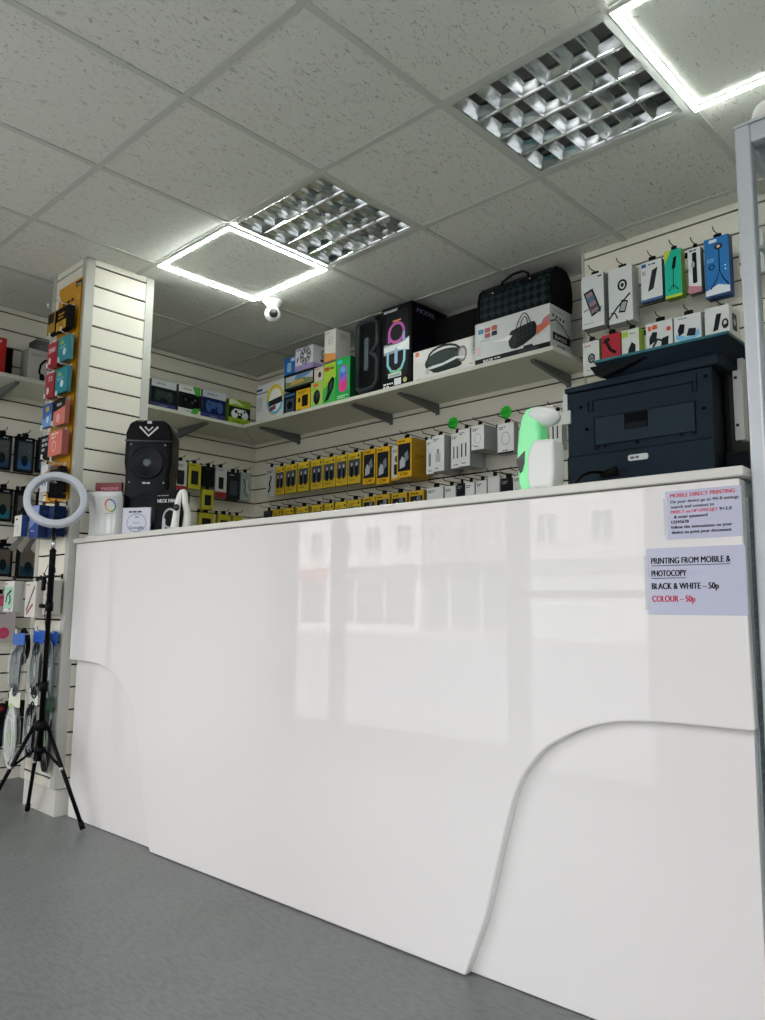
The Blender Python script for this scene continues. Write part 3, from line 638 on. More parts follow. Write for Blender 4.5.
# --- left wall shelf: controller boxes
def pad_art(w, h, body, pad, band, top='#c3c6c4', wave=None):
    s = [('r', 0, h * .74, w, h, top), ('bars', w * .2, h * .84, w * .6, 1, h * .05, '#7d8486'), ('r', 0, h * .18, w, h * .74, body), ('r', 0, 0, w, h * .2, band), ('bars', w * .35, h * .1, w * .5, 1, .006, '#6f7fb0')]
    cx, cy = w * .52, h * .47
    s += [('e', cx - w * .24, cy - h * .02, w * .13, h * .2, pad), ('e', cx + w * .24, cy - h * .02, w * .13, h * .2, pad), ('rr', cx - w * .28, cy - h * .08, cx + w * .28, cy + h * .15, .012, pad),
          ('e', cx - w * .2, cy + h * .04, .01, .01, '#3a4044'), ('e', cx + w * .1, cy - h * .04, .01, .01, '#3a4044'), ('e', cx + w * .22, cy + h * .06, .006, .006, '#5c6468')]
    if wave: s += [('p', [(w * .5, 0), (w * .8, 0), (w * .98, h * .28), (w * .7, h * .25)], wave), ('p', [(w * .6, h), (w * .95, h), (w * .98, h * .72), (w * .75, h * .7)], wave)]
    return s
cons = [(2.326, 2.495, .178, '#151b1f', '#2e3a36', '#1b2a5c', None, '#bfc4c6', 'blue-banded game controller box, the one nearest the pillar'),
        (2.512, 2.672, .184, '#14181b', '#0a0b0c', '#c9ccc8', '#3f9a2f', '#cfd3d0', 'white and green controller box with a black pad'),
        (2.684, 2.858, .188, '#16254a', '#2b4a8a', '#1a2a66', None, '#bfc5cc', 'dark blue controller box holding a blue pad')]
for y0, y1, h, b1, pd, band, wv, tp, lab in cons:
    carton('game_controller_box', lab, 'box', y0, y1, SZ + .001, SZ + h, -4.14, .1, 'x', col='#b9bdbd', side='#39424a', spec=pad_art(y1 - y0, h, b1, pd, band, tp, wv), group='boxed controllers on the left shelf', rot=0)
w, h = .17, .17
S = [('r', 0, 0, w, h, '#8fb32a'), ('r', 0, h * .28, w, h * .72, '#23282a'), ('e', w * .27, h * .42, w * .16, h * .16, '#d3d6d6'), ('e', w * .75, h * .42, w * .16, h * .16, '#d3d6d6'), ('rr', w * .2, h * .4, w * .82, h * .64, .018, '#d9dcdc'),
     ('e', w * .33, h * .52, .011, .011, '#24282a'), ('e', w * .58, h * .46, .01, .01, '#24282a'), ('e', w * .72, h * .56, .008, .008, '#3a3f42'), ('e', w * .44, h * .46, .008, .008, '#3a3f42'), ('p', [(.0, h * .98), (w * .3, h * .98), (w * .75, h * .78), (w * .3, h * .82), (0, h * .76)], '#d9e2b8'), ('bars', .03, .02, .1, 1, .006, '#566f12')]
carton('game_controller_box', 'lime green controller box with a white pad in the corner', 'box', 2.885, 3.055, SZ + .001, SZ + h, -4.14, .09, 'x', col='#8fb32a', side='#5f7a1c', spec=S, group='boxed controllers on the left shelf')
# front part of the left shelf
S = [('r', .0, .0, .16, .19, '#b01a1c'), ('rr', -.0 + .0, .05, .045, .15, .02, '#1a1a1e'), ('r', .1, .175, .14, .186, '#d9c4c2'), ('e', .12, .16, .012, .008, '#c97b72')]
carton('headphone_box', 'red box on the left shelf nearest the photo edge', 'box', 1.33, 1.495, SZ + .001, 2.312, -4.16, .1, 'x', col='#b01a1c', side='#7d1214', spec=S)
o = carton('speaker_carton', 'dark red-black box standing right behind the red box', 'box', 1.50, 1.56, SZ + .001, 2.29, -4.24, .1, 'x', col='#23090a', side='#180808', spec=[('rr', .01, .03, .05, .15, .01, '#0d0d0f')])
S = [('bars', .015, .15, .08, 2, .005, '#8b8d8a'), ('l', [(.075, .03), (.062, .06), (.068, .1), (.09, .128), (.12, .135), (.15, .12), (.165, .09)], .012, '#121314'), ('e', .078, .03, .014, .022, '#1b1c1e'), ('e', .165, .05, .014, .03, '#1b1c1e')]
carton('headset_box', 'white box with black headset picture beside the pillar', 'box', 1.605, 1.80, SZ + .001, 2.29, -4.15, .1, 'x', col='#b9b9b0', side='#8f8f88', spec=S)
carton('grey_gadget_carton', 'dull grey box standing behind the headset box', 'box', 1.70, 1.86, SZ + .001, 2.40, -4.30, .1, 'x', col='#4a4e4a', side='#3c403d', spec=[('bars', .02, .25, .08, 2, .007, '#6b706b')])

# ------------------------------------------------------------------ hanging rows on the back wall
ORD = ['first', 'second', 'third', 'fourth', 'fifth', 'sixth', 'seventh', 'eighth', 'ninth']
def cable_art(w, h):
    return [('r', .006, .006, w - .006, h - .04, '#39424c'), ('r', .006, .006, w - .006, .05, '#c2a21e'), ('rr', w * .2, .04, w * .42, h * .62, .006, '#12151c'), ('rr', w * .58, .04, w * .8, h * .62, .006, '#12151c'),
            ('e', w * .31, h * .62, .008, .012, '#c9a0a8'), ('e', w * .69, h * .62, .008, .012, '#b8c4d8'), ('bars', w * .15, h - .026, w * .45, 2, .005, '#6d5a08'), ('e', w * .84, h - .022, .008, .008, '#2b3350'), ('bars', w * .15, .02, w * .6, 1, .006, '#5c4b08')]
yel = [(-4.035, -3.943), (-3.932, -3.82), (-3.805, -3.70), (-3.68, -3.572), (-3.563, -3.455), (-3.447, -3.352), (-3.344, -3.237)]
HZ = 1.882
for i, (a, b) in enumerate(yel):
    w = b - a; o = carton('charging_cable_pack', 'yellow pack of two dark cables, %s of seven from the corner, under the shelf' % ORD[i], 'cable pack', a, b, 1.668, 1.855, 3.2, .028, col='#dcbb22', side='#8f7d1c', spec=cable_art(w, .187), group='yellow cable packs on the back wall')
    hang_tab(o, w, .187, .028); hook('wire hook holding the %s yellow cable pack from the corner' % ORD[i], (a + b) / 2, HZ, YB, 3.15)
def strip_art(w, h): return [('bars', .008, h - .03, w * .7, 2, .006, '#3c3e40'), ('l', [(w * .3, .03), (w * .5, .06), (w * .4, .09), (w * .6, .12), (w * .5, .14)], .016, '#1b1d20'), ('bars', .01, .012, w * .7, 1, .005, '#6d7073')]
o = carton('earphone_pack', 'white pack with black cable picture at the back wall corner', 'accessory pack', -4.132, -4.045, 1.662, 1.862, 3.2, .02, col='#b9bcb6', spec=strip_art(.087, .2)); hang_tab(o, .087, .2, .02)
hook('wire hook holding the white pack in the corner', -4.088, 1.885, YB, 3.15)
def holder_art(w, h):
    return [('r', .008, .035, w - .008, h - .03, '#1d2126'), ('p', [(w * .2, .05), (w * .55, .06), (w * .6, .1), (w * .35, .12), (w * .2, .09)], '#aeb4b8'), ('p', [(w * .55, .08), (w * .8, .1), (w * .75, .15), (w * .5, .13)], '#6f777d'), ('bars', .012, h - .02, w * .6, 1, .007, '#4a3d08'), ('t', 'CW', w * .25, .01, .026, '#4a3d08', 1, .01, w * .5)]
for i, (a, b, z0) in enumerate(((-3.218, -3.117, 1.652), (-3.107, -3.003, 1.642))):
    w = b - a; h = 1.858 - z0; o = carton('phone_holder_box', ['yellow holder box with black panel, left of its twin', 'yellow holder box with black panel, beside the narrow white pack'][i], 'accessory box', a, b, z0, 1.858, 3.2, .05, col='#dcaa18', side='#96770f', spec=holder_art(w, h), group='yellow holder boxes on the back wall')
    hang_tab(o, w, h, .05); hook('wire hook holding the %s yellow holder box' % ['left', 'middle'][i], (a + b) / 2, 1.885, YB, 3.15)
o = carton('mini_tripod_pack', 'narrow white pack between yellow holder boxes', 'accessory box', -2.997, -2.918, 1.655, 1.85, 3.21, .03, col='#cfcfca', side='#a6a69f', spec=[('rr', .02, .03, .06, .09, .006, '#26292c'), ('e', .04, .12, .015, .02, '#4a4f52'), ('bars', .01, .17, .05, 2, .006, '#5c5f60'), ('r', 0, 0, .079, .012, '#dcaa18')]); hang_tab(o, .079, .195, .03)
hook('wire hook holding the narrow white tripod pack', -2.957, 1.878, YB, 3.15)
o = carton('phone_holder_box', 'deep yellow holder box, largest and rightmost of the yellow row', 'accessory box', -2.908, -2.800, 1.652, 1.872, 3.16, .15, col='#dcaa18', side='#b48a10', spec=holder_art(.108, .22), sspec=[('bars', .03, .12, .08, 2, .008, '#7d620c')], group='yellow holder boxes on the back wall'); hang_tab(o, .108, .22, .05)
hook('wire hook holding the deep yellow holder box', -2.854, 1.898, YB, 3.12)
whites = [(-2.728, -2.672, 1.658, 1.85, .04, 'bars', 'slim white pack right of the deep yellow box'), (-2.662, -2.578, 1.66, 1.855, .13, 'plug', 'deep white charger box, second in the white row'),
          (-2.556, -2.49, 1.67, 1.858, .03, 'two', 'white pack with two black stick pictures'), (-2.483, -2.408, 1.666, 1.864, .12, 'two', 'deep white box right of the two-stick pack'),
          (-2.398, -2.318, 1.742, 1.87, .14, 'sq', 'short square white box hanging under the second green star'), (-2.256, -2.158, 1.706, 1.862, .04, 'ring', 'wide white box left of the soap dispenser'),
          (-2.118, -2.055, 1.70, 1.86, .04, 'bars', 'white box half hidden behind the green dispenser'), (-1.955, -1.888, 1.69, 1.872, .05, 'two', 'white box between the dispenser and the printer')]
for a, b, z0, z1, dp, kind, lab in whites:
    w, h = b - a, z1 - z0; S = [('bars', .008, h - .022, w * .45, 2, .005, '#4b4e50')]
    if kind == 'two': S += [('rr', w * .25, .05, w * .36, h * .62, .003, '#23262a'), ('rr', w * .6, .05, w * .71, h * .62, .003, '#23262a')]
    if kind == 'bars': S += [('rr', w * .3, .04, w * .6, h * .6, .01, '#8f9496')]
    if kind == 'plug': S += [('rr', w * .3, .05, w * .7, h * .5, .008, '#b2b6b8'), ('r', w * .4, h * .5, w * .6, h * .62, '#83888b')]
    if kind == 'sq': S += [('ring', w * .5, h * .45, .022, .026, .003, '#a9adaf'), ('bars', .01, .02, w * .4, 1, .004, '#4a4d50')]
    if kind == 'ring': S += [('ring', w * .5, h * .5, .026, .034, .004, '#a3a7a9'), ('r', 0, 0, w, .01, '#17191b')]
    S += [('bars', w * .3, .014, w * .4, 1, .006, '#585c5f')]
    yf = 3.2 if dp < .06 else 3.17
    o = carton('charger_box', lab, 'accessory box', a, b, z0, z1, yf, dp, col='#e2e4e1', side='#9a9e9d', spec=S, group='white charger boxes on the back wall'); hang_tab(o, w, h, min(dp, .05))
    hook('wire hook holding the ' + lab.split(',')[0], (a + b) / 2, z1 + .024, YB, 3.13)
# lower row, mostly below the counter edge
r2 = [(-4.15, -4.07, 1.57, 'g'), (-4.055, -3.965, 1.571, 'y'), (-3.945, -3.845, 1.57, 'y'), (-3.81, -3.70, 1.569, 'y'), (-3.665, -3.565, 1.568, 'y'), (-3.548, -3.465, 1.567, 'y'), (-3.45, -3.352, 1.567, 'y'), (-3.344, -3.232, 1.57, 'y'),
      (-3.212, -3.112, 1.576, 'h'), (-3.106, -2.998, 1.58, 'h'), (-2.985, -2.87, 1.577, 'h'), (-2.85, -2.745, 1.578, 'h'), (-2.722, -2.608, 1.582, 'w'), (-2.598, -2.525, 1.579, 'w'), (-2.517, -2.468, 1.585, 'k'), (-2.462, -2.402, 1.585, 'w'), (-2.394, -2.325, 1.586, 'w'), (-2.318, -2.246, 1.60, 'c'), (-2.238, -2.172, 1.582, 'k'), (-2.165, -2.112, 1.588, 'w')]
cnt = {}
names = {'g': ('dark_cable_pack', 'dark pack'), 'y': ('charging_cable_pack', 'yellow cable pack'), 'h': ('phone_holder_box', 'yellow holder box'), 'w': ('charger_box', 'white charger box'), 'k': ('dark_cable_pack', 'black accessory pack'), 'c': ('cloth_pack', 'crumpled white pack')}
tot = {q: sum(1 for r in r2 if r[3] == q) for q in names}
for a, b, zt, q in r2:
    cnt[q] = cnt.get(q, 0) + 1; w = b - a; nm, nice = names[q]
    lab = ('%s just above the counter edge in the lower row' % nice) if tot[q] == 1 else ('%s peeping over the counter edge, %s of its kind from the corner' % (nice, ORD[cnt[q] - 1]))
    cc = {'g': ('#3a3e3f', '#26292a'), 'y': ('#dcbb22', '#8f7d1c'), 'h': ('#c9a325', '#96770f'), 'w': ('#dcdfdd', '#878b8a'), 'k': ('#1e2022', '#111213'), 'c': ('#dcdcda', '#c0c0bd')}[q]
    h = .17
    S = {'y': cable_art(w, h), 'h': holder_art(w, h), 'g': strip_art(w, h), 'w': [('bars', .008, h - .02, w * .45, 2, .005, '#34373a'), ('rr', w * .3, .04, w * .6, h * .6, .01, '#8f9496')], 'k': [('bars', .008, h - .02, w * .5, 2, .005, '#8b8f90')], 'c': []}[q]
    o = carton(nm, lab, 'accessory pack', a, b, zt - h, zt, 3.2, .035, col=cc[0], side=cc[1], spec=S, group='lower row on the back wall')
    hang_tab(o, w, h, .03); hook('short wire hook above the ' + (lab.replace(' peeping over the counter edge', '').replace(' just above the counter edge', '')), (a + b) / 2, zt + .022, YB, 3.14)
# green star stickers
for x, z, lab in ((-2.66, 1.961, 'green star sticker on the back wall, the left one of two'), (-2.306, 1.963, 'green star sticker on the back wall, the right one nearer the dispenser')):
    P = []
    for t in range(24):
        a = 2 * PI * t / 24; r = .038 if t % 2 else .032; P.append((r * math.cos(a), r * math.sin(a)))
    k = MB(); k.prism(P, -.0015, -.0003, mat('#2bdc3a', .4)); o = tag(k.build('star_sticker', None, (x, YB, z)), lab, 'sticker', 'green star stickers')
    art(MB(), [('bars', -.022, .002, .044, 2, .005, '#15801f')], lambda u, v, d: (u, -.0016 - d, v)).build('sticker_print', o)

# ------------------------------------------------------------------ left wall, beyond the pillar
LFX = -4.36
def lw(name, lab, y0, y1, z0, z1, col, side, S, dp=.03, hk=True, white=False, tab=True, cat='accessory pack', grp='packs hanging on the left wall'):
    o = carton(name, lab, cat, y0, y1, z0, z1, LFX, dp, 'x', col=col, side=side, spec=S, group=grp)
    if tab: hang_tab(o, y1 - y0, z1 - z0, dp)
    if hk: hook('wire hook holding the ' + lab[:70].rsplit(' ', 1)[0] if len(lab) > 70 else 'wire hook holding the ' + lab, (y0 + y1) / 2, z1 + .022, XL, LFX + .05, 'x', white)
    return o
def pic(w, h, c, band=None):
    s = [('rr', w * .2, h * .18, w * .8, h * .68, .01, c), ('bars', w * .12, h * .86, w * .6, 2, .006, '#50555a')]
    if band: s.append(('r', 0, 0, w, h * .14, band))
    return s
lw('earphone_pack', 'narrow orange and red strip pack beside the tower speaker', 2.60, 2.637, 1.68, 1.86, '#c79a2a', '#8a2020', [('r', 0, 0, .037, .04, '#a8262a')])
lw('earphone_pack', 'white pack with dark power bank right of the tower speaker', 2.642, 2.733, 1.675, 1.862, '#c9ccca', '#8f9290', pic(.091, .187, '#26292c', '#a33036'))
lw('cable_pack', 'yellow pack with dark window high on the left wall', 2.745, 2.84, 1.692, 1.86, '#b7b02c', '#7d781c', [('rr', .02, .03, .075, .12, .006, '#23272a'), ('bars', .015, .15, .06, 1, .007, '#5d5a10')])
lw('black_cable_pack', 'black pack between yellow and white-red packs', 2.855, 2.945, 1.725, 1.855, '#131517', '#0c0d0e', [('bars', .015, .11, .05, 1, .006, '#3f4346')])
lw('earphone_pack', 'white pack with a dark red base on the left wall', 2.953, 3.043, 1.657, 1.862, '#c0c3c0', '#8b8e8c', [('rr', .025, .06, .065, .14, .006, '#1b1d20'), ('r', 0, 0, .09, .04, '#8f2229'), ('bars', .015, .185, .06, 1, .006, '#55595c')])
lw('black_cable_pack', 'black pack right of the red-based pack', 3.05, 3.15, 1.655, 1.845, '#23282b', '#101214', [('rr', .02, .03, .08, .13, .01, '#3c4448'), ('bars', .015, .165, .06, 1, .006, '#b0b3b5')])
lw('earphone_pack', 'grey and white pack nearest the room corner', 3.158, 3.243, 1.66, 1.855, '#9ba3a0', '#6b706e', [('l', [(.02, .15), (.04, .1), (.03, .06), (.06, .03)], .01, '#4c5654'), ('l', [(.06, .15), (.05, .1), (.07, .05)], .008, '#d6dad8')])
lw('cable_pack', 'yellow pack in the middle row below the black pack', 2.855, 2.945, 1.565, 1.70, '#b7b02c', '#7d781c', [('rr', .02, .03, .07, .1, .006, '#23272a')])
lw('cable_pack', 'yellow pack low on the left wall beside the neck fan box', 2.84, 2.95, 1.40, 1.545, '#b7b02c', '#7d781c', [('rr', .02, .03, .09, .11, .006, '#23272a')])
lw('cable_pack', 'yellow pack low on the left wall, middle one above the counter', 2.985, 3.085, 1.40, 1.548, '#b7b02c', '#7d781c', [('rr', .02, .03, .08, .11, .006, '#23272a')])
lw('cable_pack', 'yellow pack low on the left wall, nearest the corner', 3.105, 3.185, 1.41, 1.55, '#b7b02c', '#7d781c', [('rr', .02, .03, .06, .11, .006, '#23272a')])
# phone cases at the far left
def case_art(w, h, c1, c2, c3):
    return [('r', .008, .008, w - .008, h - .02, c1), ('rr', .014, .014, w - .014, h - .03, .01, c2), ('p', [(.016, .016), (w - .016, .016), (w - .016, .05), (w * .6, .075), (w * .4, .06), (.016, .07)], c3), ('e', w * .5, .062, w * .18, .03, '#152025'),
            ('bars', w * .5, h - .018, w * .35, 1, .006, '#9aa4ac'), ('e', w * .72, h * .6, .007, .006, '#7a563c'), ('e', w * .3, h * .68, .008, .006, '#5c4a38')]
cs = [(1.535, 1.635, 1.655, 1.845, '#20282e', '#454b4d', '#1c3d5c', 'black phone case pack in the top row at the photo edge'), (1.655, 1.757, 1.655, 1.85, '#20282e', '#36464d', '#25588a', 'black phone case pack in the top row, blue print'), (1.772, 1.87, 1.665, 1.848, '#20282e', '#2c3542', '#2d4a7a', 'black phone case pack half behind the yellow board'),
      (1.56, 1.66, 1.375, 1.553, '#23282a', '#55554a', '#0f6f7c', 'phone case pack with teal base in the second row'), (1.672, 1.762, 1.368, 1.553, '#23282a', '#4f4f47', '#3a3d36', 'brownish phone case pack next to the ring light'), (1.58, 1.68, 1.08, 1.253, '#23282a', '#5c5346', '#164552', 'orange and teal phone case pack in the third row'), (1.705, 1.822, 1.072, 1.262, '#23282a', '#5e5850', '#1d3c48', 'speckled phone case pack with orange print in third row'),
      (1.79, 1.89, 1.38, 1.555, '#1b1e20', '#3d4148', '#22304a', 'dark phone case pack behind the blue boxes')]
for y0, y1, z0, z1, c1, c2, c3, lab in cs:
    lw('phone_case_pack', lab, y0, y1, z0, z1, '#0d0e10', '#0a0b0c', case_art(y1 - y0, z1 - z0, c1, c2, c3), .025, cat='phone case', grp='phone case packs on the left wall')
for y0, y1, z0, z1, lab, c in ((1.60, 1.67, .905, .985, 'white and pink pack high at the left photo edge', '#bfc0bd'), (1.62, 1.72, .735, .90, 'clear pack with pink earphones at the left edge', '#bdb3b2')):
    lw('earphone_pack', lab, y0, y1, z0, z1, c, '#8d8886', [('e', .04, .045, .03, .03, '#d2426a'), ('p', [(.01, .02), (.06, .03), (.06, .06), (.02, .05)], '#cf5576'), ('bars', .01, (z1 - z0) - .02, .05, 1, .006, '#44474a')], .03)
lw('toy_car_pack', 'small red and black pack low on the left wall', 1.62, 1.70, .335, .41, '#1a1718', '#121112', [('e', .04, .05, .03, .014, '#8c1f26')], .04)
lw('toy_car_pack', 'wide black pack below it, with a white tag', 1.60, 1.81, .19, .325, '#101113', '#0b0b0c', [('r', .02, .09, .07, .115, '#a9adaf'), ('rr', .08, .03, .19, .09, .01, '#1e2124')], .06)
lw('toy_car_pack', 'black pack with red stripe right of the small red pack', 1.71, 1.80, .335, .42, '#141314', '#0e0e0f', [('r', .01, .05, .06, .06, '#93202a')], .04)

# ------------------------------------------------------------------ pillar front: yellow board and hanging goods
e = tag(empty('display_board', (-3.655, PY0 - .004, 1.415)), 'tall yellow display board with hanging boxes on the pillar', 'display board')
YB_ = mat('#cf930c', .4)
MB().box(-.125, .125, -.004, -.0005, 0, 1.085, YB_).build('board_panel', e)
art(MB(), [('bars', -.075, .985, .12, 2, .016, '#33280c'), ('p', [(.06, 1.075), (.124, 1.075), (.124, 1.05), (.06, 1.045)], '#17181a'), ('t', 'snap', .068, 1.053, .018, '#d8d8d8', 1, .01, .045), ('ring', .095, .99, .012, .012, .003, '#e5c878'), ('r', .119, 0, .125, 1.06, '#3a2a06')], lambda u, v, d: (u, -.004 - d, v)).build('board_print', e)
def pz(z): return EYE + (z - EYE) * 1.037
items = [(-3.538, -3.42, 2.186, 2.311, .05, '#16130c', '#0d0c0a', 'black and yellow box, right of the top pair on the yellow board', [('r', .0, .0, .1, .045, '#c99414'), ('bars', .02, .075, .06, 2, .01, '#b9851a'), ('rr', .03, .01, .07, .04, .004, '#8b6a1a')]),
         (-3.64, -3.555, 2.195, 2.313, .05, '#9c7512', '#16130c', 'black and yellow box, left of the top pair on the yellow board', [('rr', .01, .05, .07, .1, .004, '#16130c')]),
         (-3.516, -3.4, 2.032, 2.166, .03, '#118795', '#0c5e68', 'teal box, upper of two on the yellow board', [('e', .07, .045, .016, .018, '#d3e6e6'), ('t', 'tile', .02, .085, .035, '#a6c832', 1, .01, .04), ('bars', .02, .072, .07, 2, .004, '#9fd2d4')]),
         (-3.63, -3.522, 2.022, 2.164, .03, '#9d1b2e', '#6a1220', 'dark red box, upper of two on the yellow board', [('t', '2000', .012, .08, .034, '#e6d8d8', 1, .02, .07), ('e', .03, .04, .014, .018, '#e8dcdc')]),
         (-3.522, -3.4, 1.882, 2.019, .03, '#118795', '#0c5e68', 'teal box, lower of two on the yellow board', [('e', .07, .045, .016, .018, '#d3e6e6'), ('t', 'tile', .02, .085, .035, '#a6c832', 1, .01, .04), ('bars', .02, .072, .07, 2, .004, '#9fd2d4')]),
         (-3.63, -3.532, 1.878, 2.016, .03, '#9d1b2e', '#6a1220', 'dark red box, lower of two on the yellow board', [('t', '73', .03, .085, .034, '#e6d8d8', 1, .02, .04), ('e', .03, .04, .014, .018, '#e8dcdc')]),
         (-3.638, -3.535, 1.743, 1.871, .03, '#2c5aa6', '#16294e', 'blue box with yellow square on the yellow board', [('r', .035, .075, .07, .1, '#c9a22e'), ('p', [(0, 0), (.1, 0), (.1, .06), (0, .04)], '#6a9bd0'), ('e', .06, .035, .012, .018, '#d6e2ee')]),
         (-3.52, -3.395, 1.732, 1.861, .03, '#d8796c', '#8a4640', 'coral box with black top on the yellow board', [('p', [(0, .128), (.125, .128), (.125, .085), (0, .07)], '#17181c'), ('t', 'oor', .035, .093, .028, '#dcdcdc', 1, .02, .05), ('e', .055, .035, .02, .022, '#e6b6ae')]),
         (-3.642, -3.545, 1.588, 1.72, .03, '#14171a', '#0c0e10', 'black box with white print on the yellow board', [('bars', .02, .09, .06, 3, .014, '#9aa0a4')]),
         (-3.54, -3.40, 1.592, 1.722, .05, '#d86f62', '#8a4640', 'coral red box beneath the black-topped coral box', [('bars', .03, .1, .07, 2, .01, '#e9c9c2'), ('ring', .06, .045, .022, .026, .005, '#ead6d2')]),
         (-3.52, -3.385, 1.42, 1.556, .05, '#1a1412', '#120e0d', 'dark brown box seen through the ring light', [('ring', .05, .06, .016, .018, .004, '#cfd2d4'), ('ring', .09, .04, .014, .016, .004, '#cfd2d4'), ('r', .02, .11, .11, .13, '#53382e')])]
for x0, x1, z0, z1, dp, c, sc_, lab, S in items:
    s = 1.037; a, b = x0 * s, x1 * s; b = min(b, -3.525); w = b - a; w0 = x1 - x0
    k_ = w / w0; S2 = []
    def sx(q): return q * k_
    for it in S:
        if it[0] in ('r',): S2.append(('r', sx(it[1]), it[2], sx(it[3]), it[4], it[5]))
        elif it[0] == 'rr': S2.append(('rr', sx(it[1]), it[2], sx(it[3]), it[4], it[5] * .6, it[6]))
        elif it[0] == 'e': S2.append(('e', sx(it[1]), it[2], sx(it[3]), it[4], it[5]))
        elif it[0] == 'ring': S2.append(('ring', sx(it[1]), it[2], sx(it[3]), it[4], it[5] * .8, it[6]))
        elif it[0] == 'p': S2.append(('p', [(sx(u), v) for u, v in it[1]], it[2]))
        elif it[0] == 't': S2.append(it[:2] + (sx(it[2]),) + it[3:8] + (sx(it[8]),))
        elif it[0] == 'bars': S2.append(('bars', sx(it[1]), it[2], sx(it[3])) + it[4:])
    o = carton('gadget_box', lab, 'box', a, b, pz(z0) + .006, pz(z1) - .012, 1.555 - dp * .3, dp * .6 + .004, col=c, side=sc_, spec=S2, group='small boxes on the yellow board')
    hook('white hook holding the ' + lab.replace(' on the yellow board', ''), (a + b) / 2, pz(z1) + .006, PY0 - .0085, 1.535 - dp * .3, white=True, group='hooks on the yellow board')
# below the board
def pb(name, lab, x0, x1, z0, z1, yf, dp, col, side, S, ss=(), cat='box', white=False):
    o = carton(name, lab, cat, x0, x1, z0, z1, yf, dp, col=col, side=side, spec=S, sspec=ss, group='goods hanging on the pillar front')
    hang_tab(o, x1 - x0, z1 - z0, dp)
    hook('hook holding the ' + lab, (x0 + x1) / 2, z1 + .02, PY0, yf - .02, white=white, group='hooks on the pillar front'); return o
pb('earbud_pack', 'white pack with two blue earbuds seen through the ring', -3.70, -3.63, 1.455, 1.585, 1.53, .02, '#cfd4d6', '#aeb3b5', [('e', .022, .045, .009, .018, '#2f7fb0'), ('e', .048, .045, .009, .018, '#2f7fb0'), ('p', [(.0, .075), (.07, .09), (.07, .1), (0, .085)], '#d08a5a')], white=True)
pb('blue_adaptor_box', 'large dark blue box on the pillar behind the ring light', -3.70, -3.60, 1.235, 1.385, 1.49, .09, '#1d3f86', '#0c2450', [('p', [(0, .15), (.1, .15), (.1, .09), (0, .04)], '#7d92c8'), ('bars', .02, .03, .06, 1, .006, '#b9c6e0')], [('bars', .02, .12, .05, 2, .006, '#3d5c92')])
pb('blue_adaptor_box', 'narrower navy box right of the large blue box', -3.59, -3.52, 1.24, 1.38, 1.53, .05, '#0f2850', '#0f2244', [('bars', .01, .12, .05, 2, .006, '#3d5c92')])
pb('sim_card_box', 'small white card box left of the blue boxes', -3.80, -3.715, 1.245, 1.345, 1.46, .03, '#d6d6d2', '#233c78', [('r', .015, .078, .04, .085, '#33363a'), ('r', .04, .015, .044, .06, '#8f9295'), ('bars', .015, .05, .02, 1, .004, '#777a7d')])
def ear(w, h, bg_): return [('r', .006, h * .1, w - .006, h * .82, bg_), ('l', [(w * .2, h * .3), (w * .35, h * .55), (w * .75, h * .7)], .012, '#15241f'), ('l', [(w * .55, h * .25), (w * .7, h * .35), (w * .6, h * .55)], .014, '#1c2d27'), ('r', w * .6, .006, w * .75, .016, '#7d2b2b'), ('r', .01, h * .88, .03, h * .94, '#a83232')]
pb('earphone_box', 'white box with mint panel and black earhook at left', -3.845, -3.735, .896, 1.038, 1.455, .045, '#d6dad4', '#a6a8a2', ear(.11, .142, '#9fcab0'))
pb('earphone_box', 'white box with red and black earphone art behind the tripod pole', -3.715, -3.60, .872, 1.035, 1.5, .06, '#d8d4cb', '#b5b2aa', [('l', [(.02, .03), (.05, .07), (.07, .1), (.1, .14)], .01, '#23211f'), ('l', [(.025, .015), (.06, .04), (.09, .06)], .012, '#8f2a26'), ('bars', .012, .145, .05, 1, .006, '#b04a42')])
pb('plug_box', 'pale grey box right of the tripod pole', -3.59, -3.525, .885, 1.04, 1.53, .055, '#c3c2ba', '#aeada5', [('e', .035, .12, .008, .008, '#8f8e87'), ('e', .035, .09, .008, .008, '#8f8e87'), ('e', .035, .06, .008, .008, '#8f8e87')])
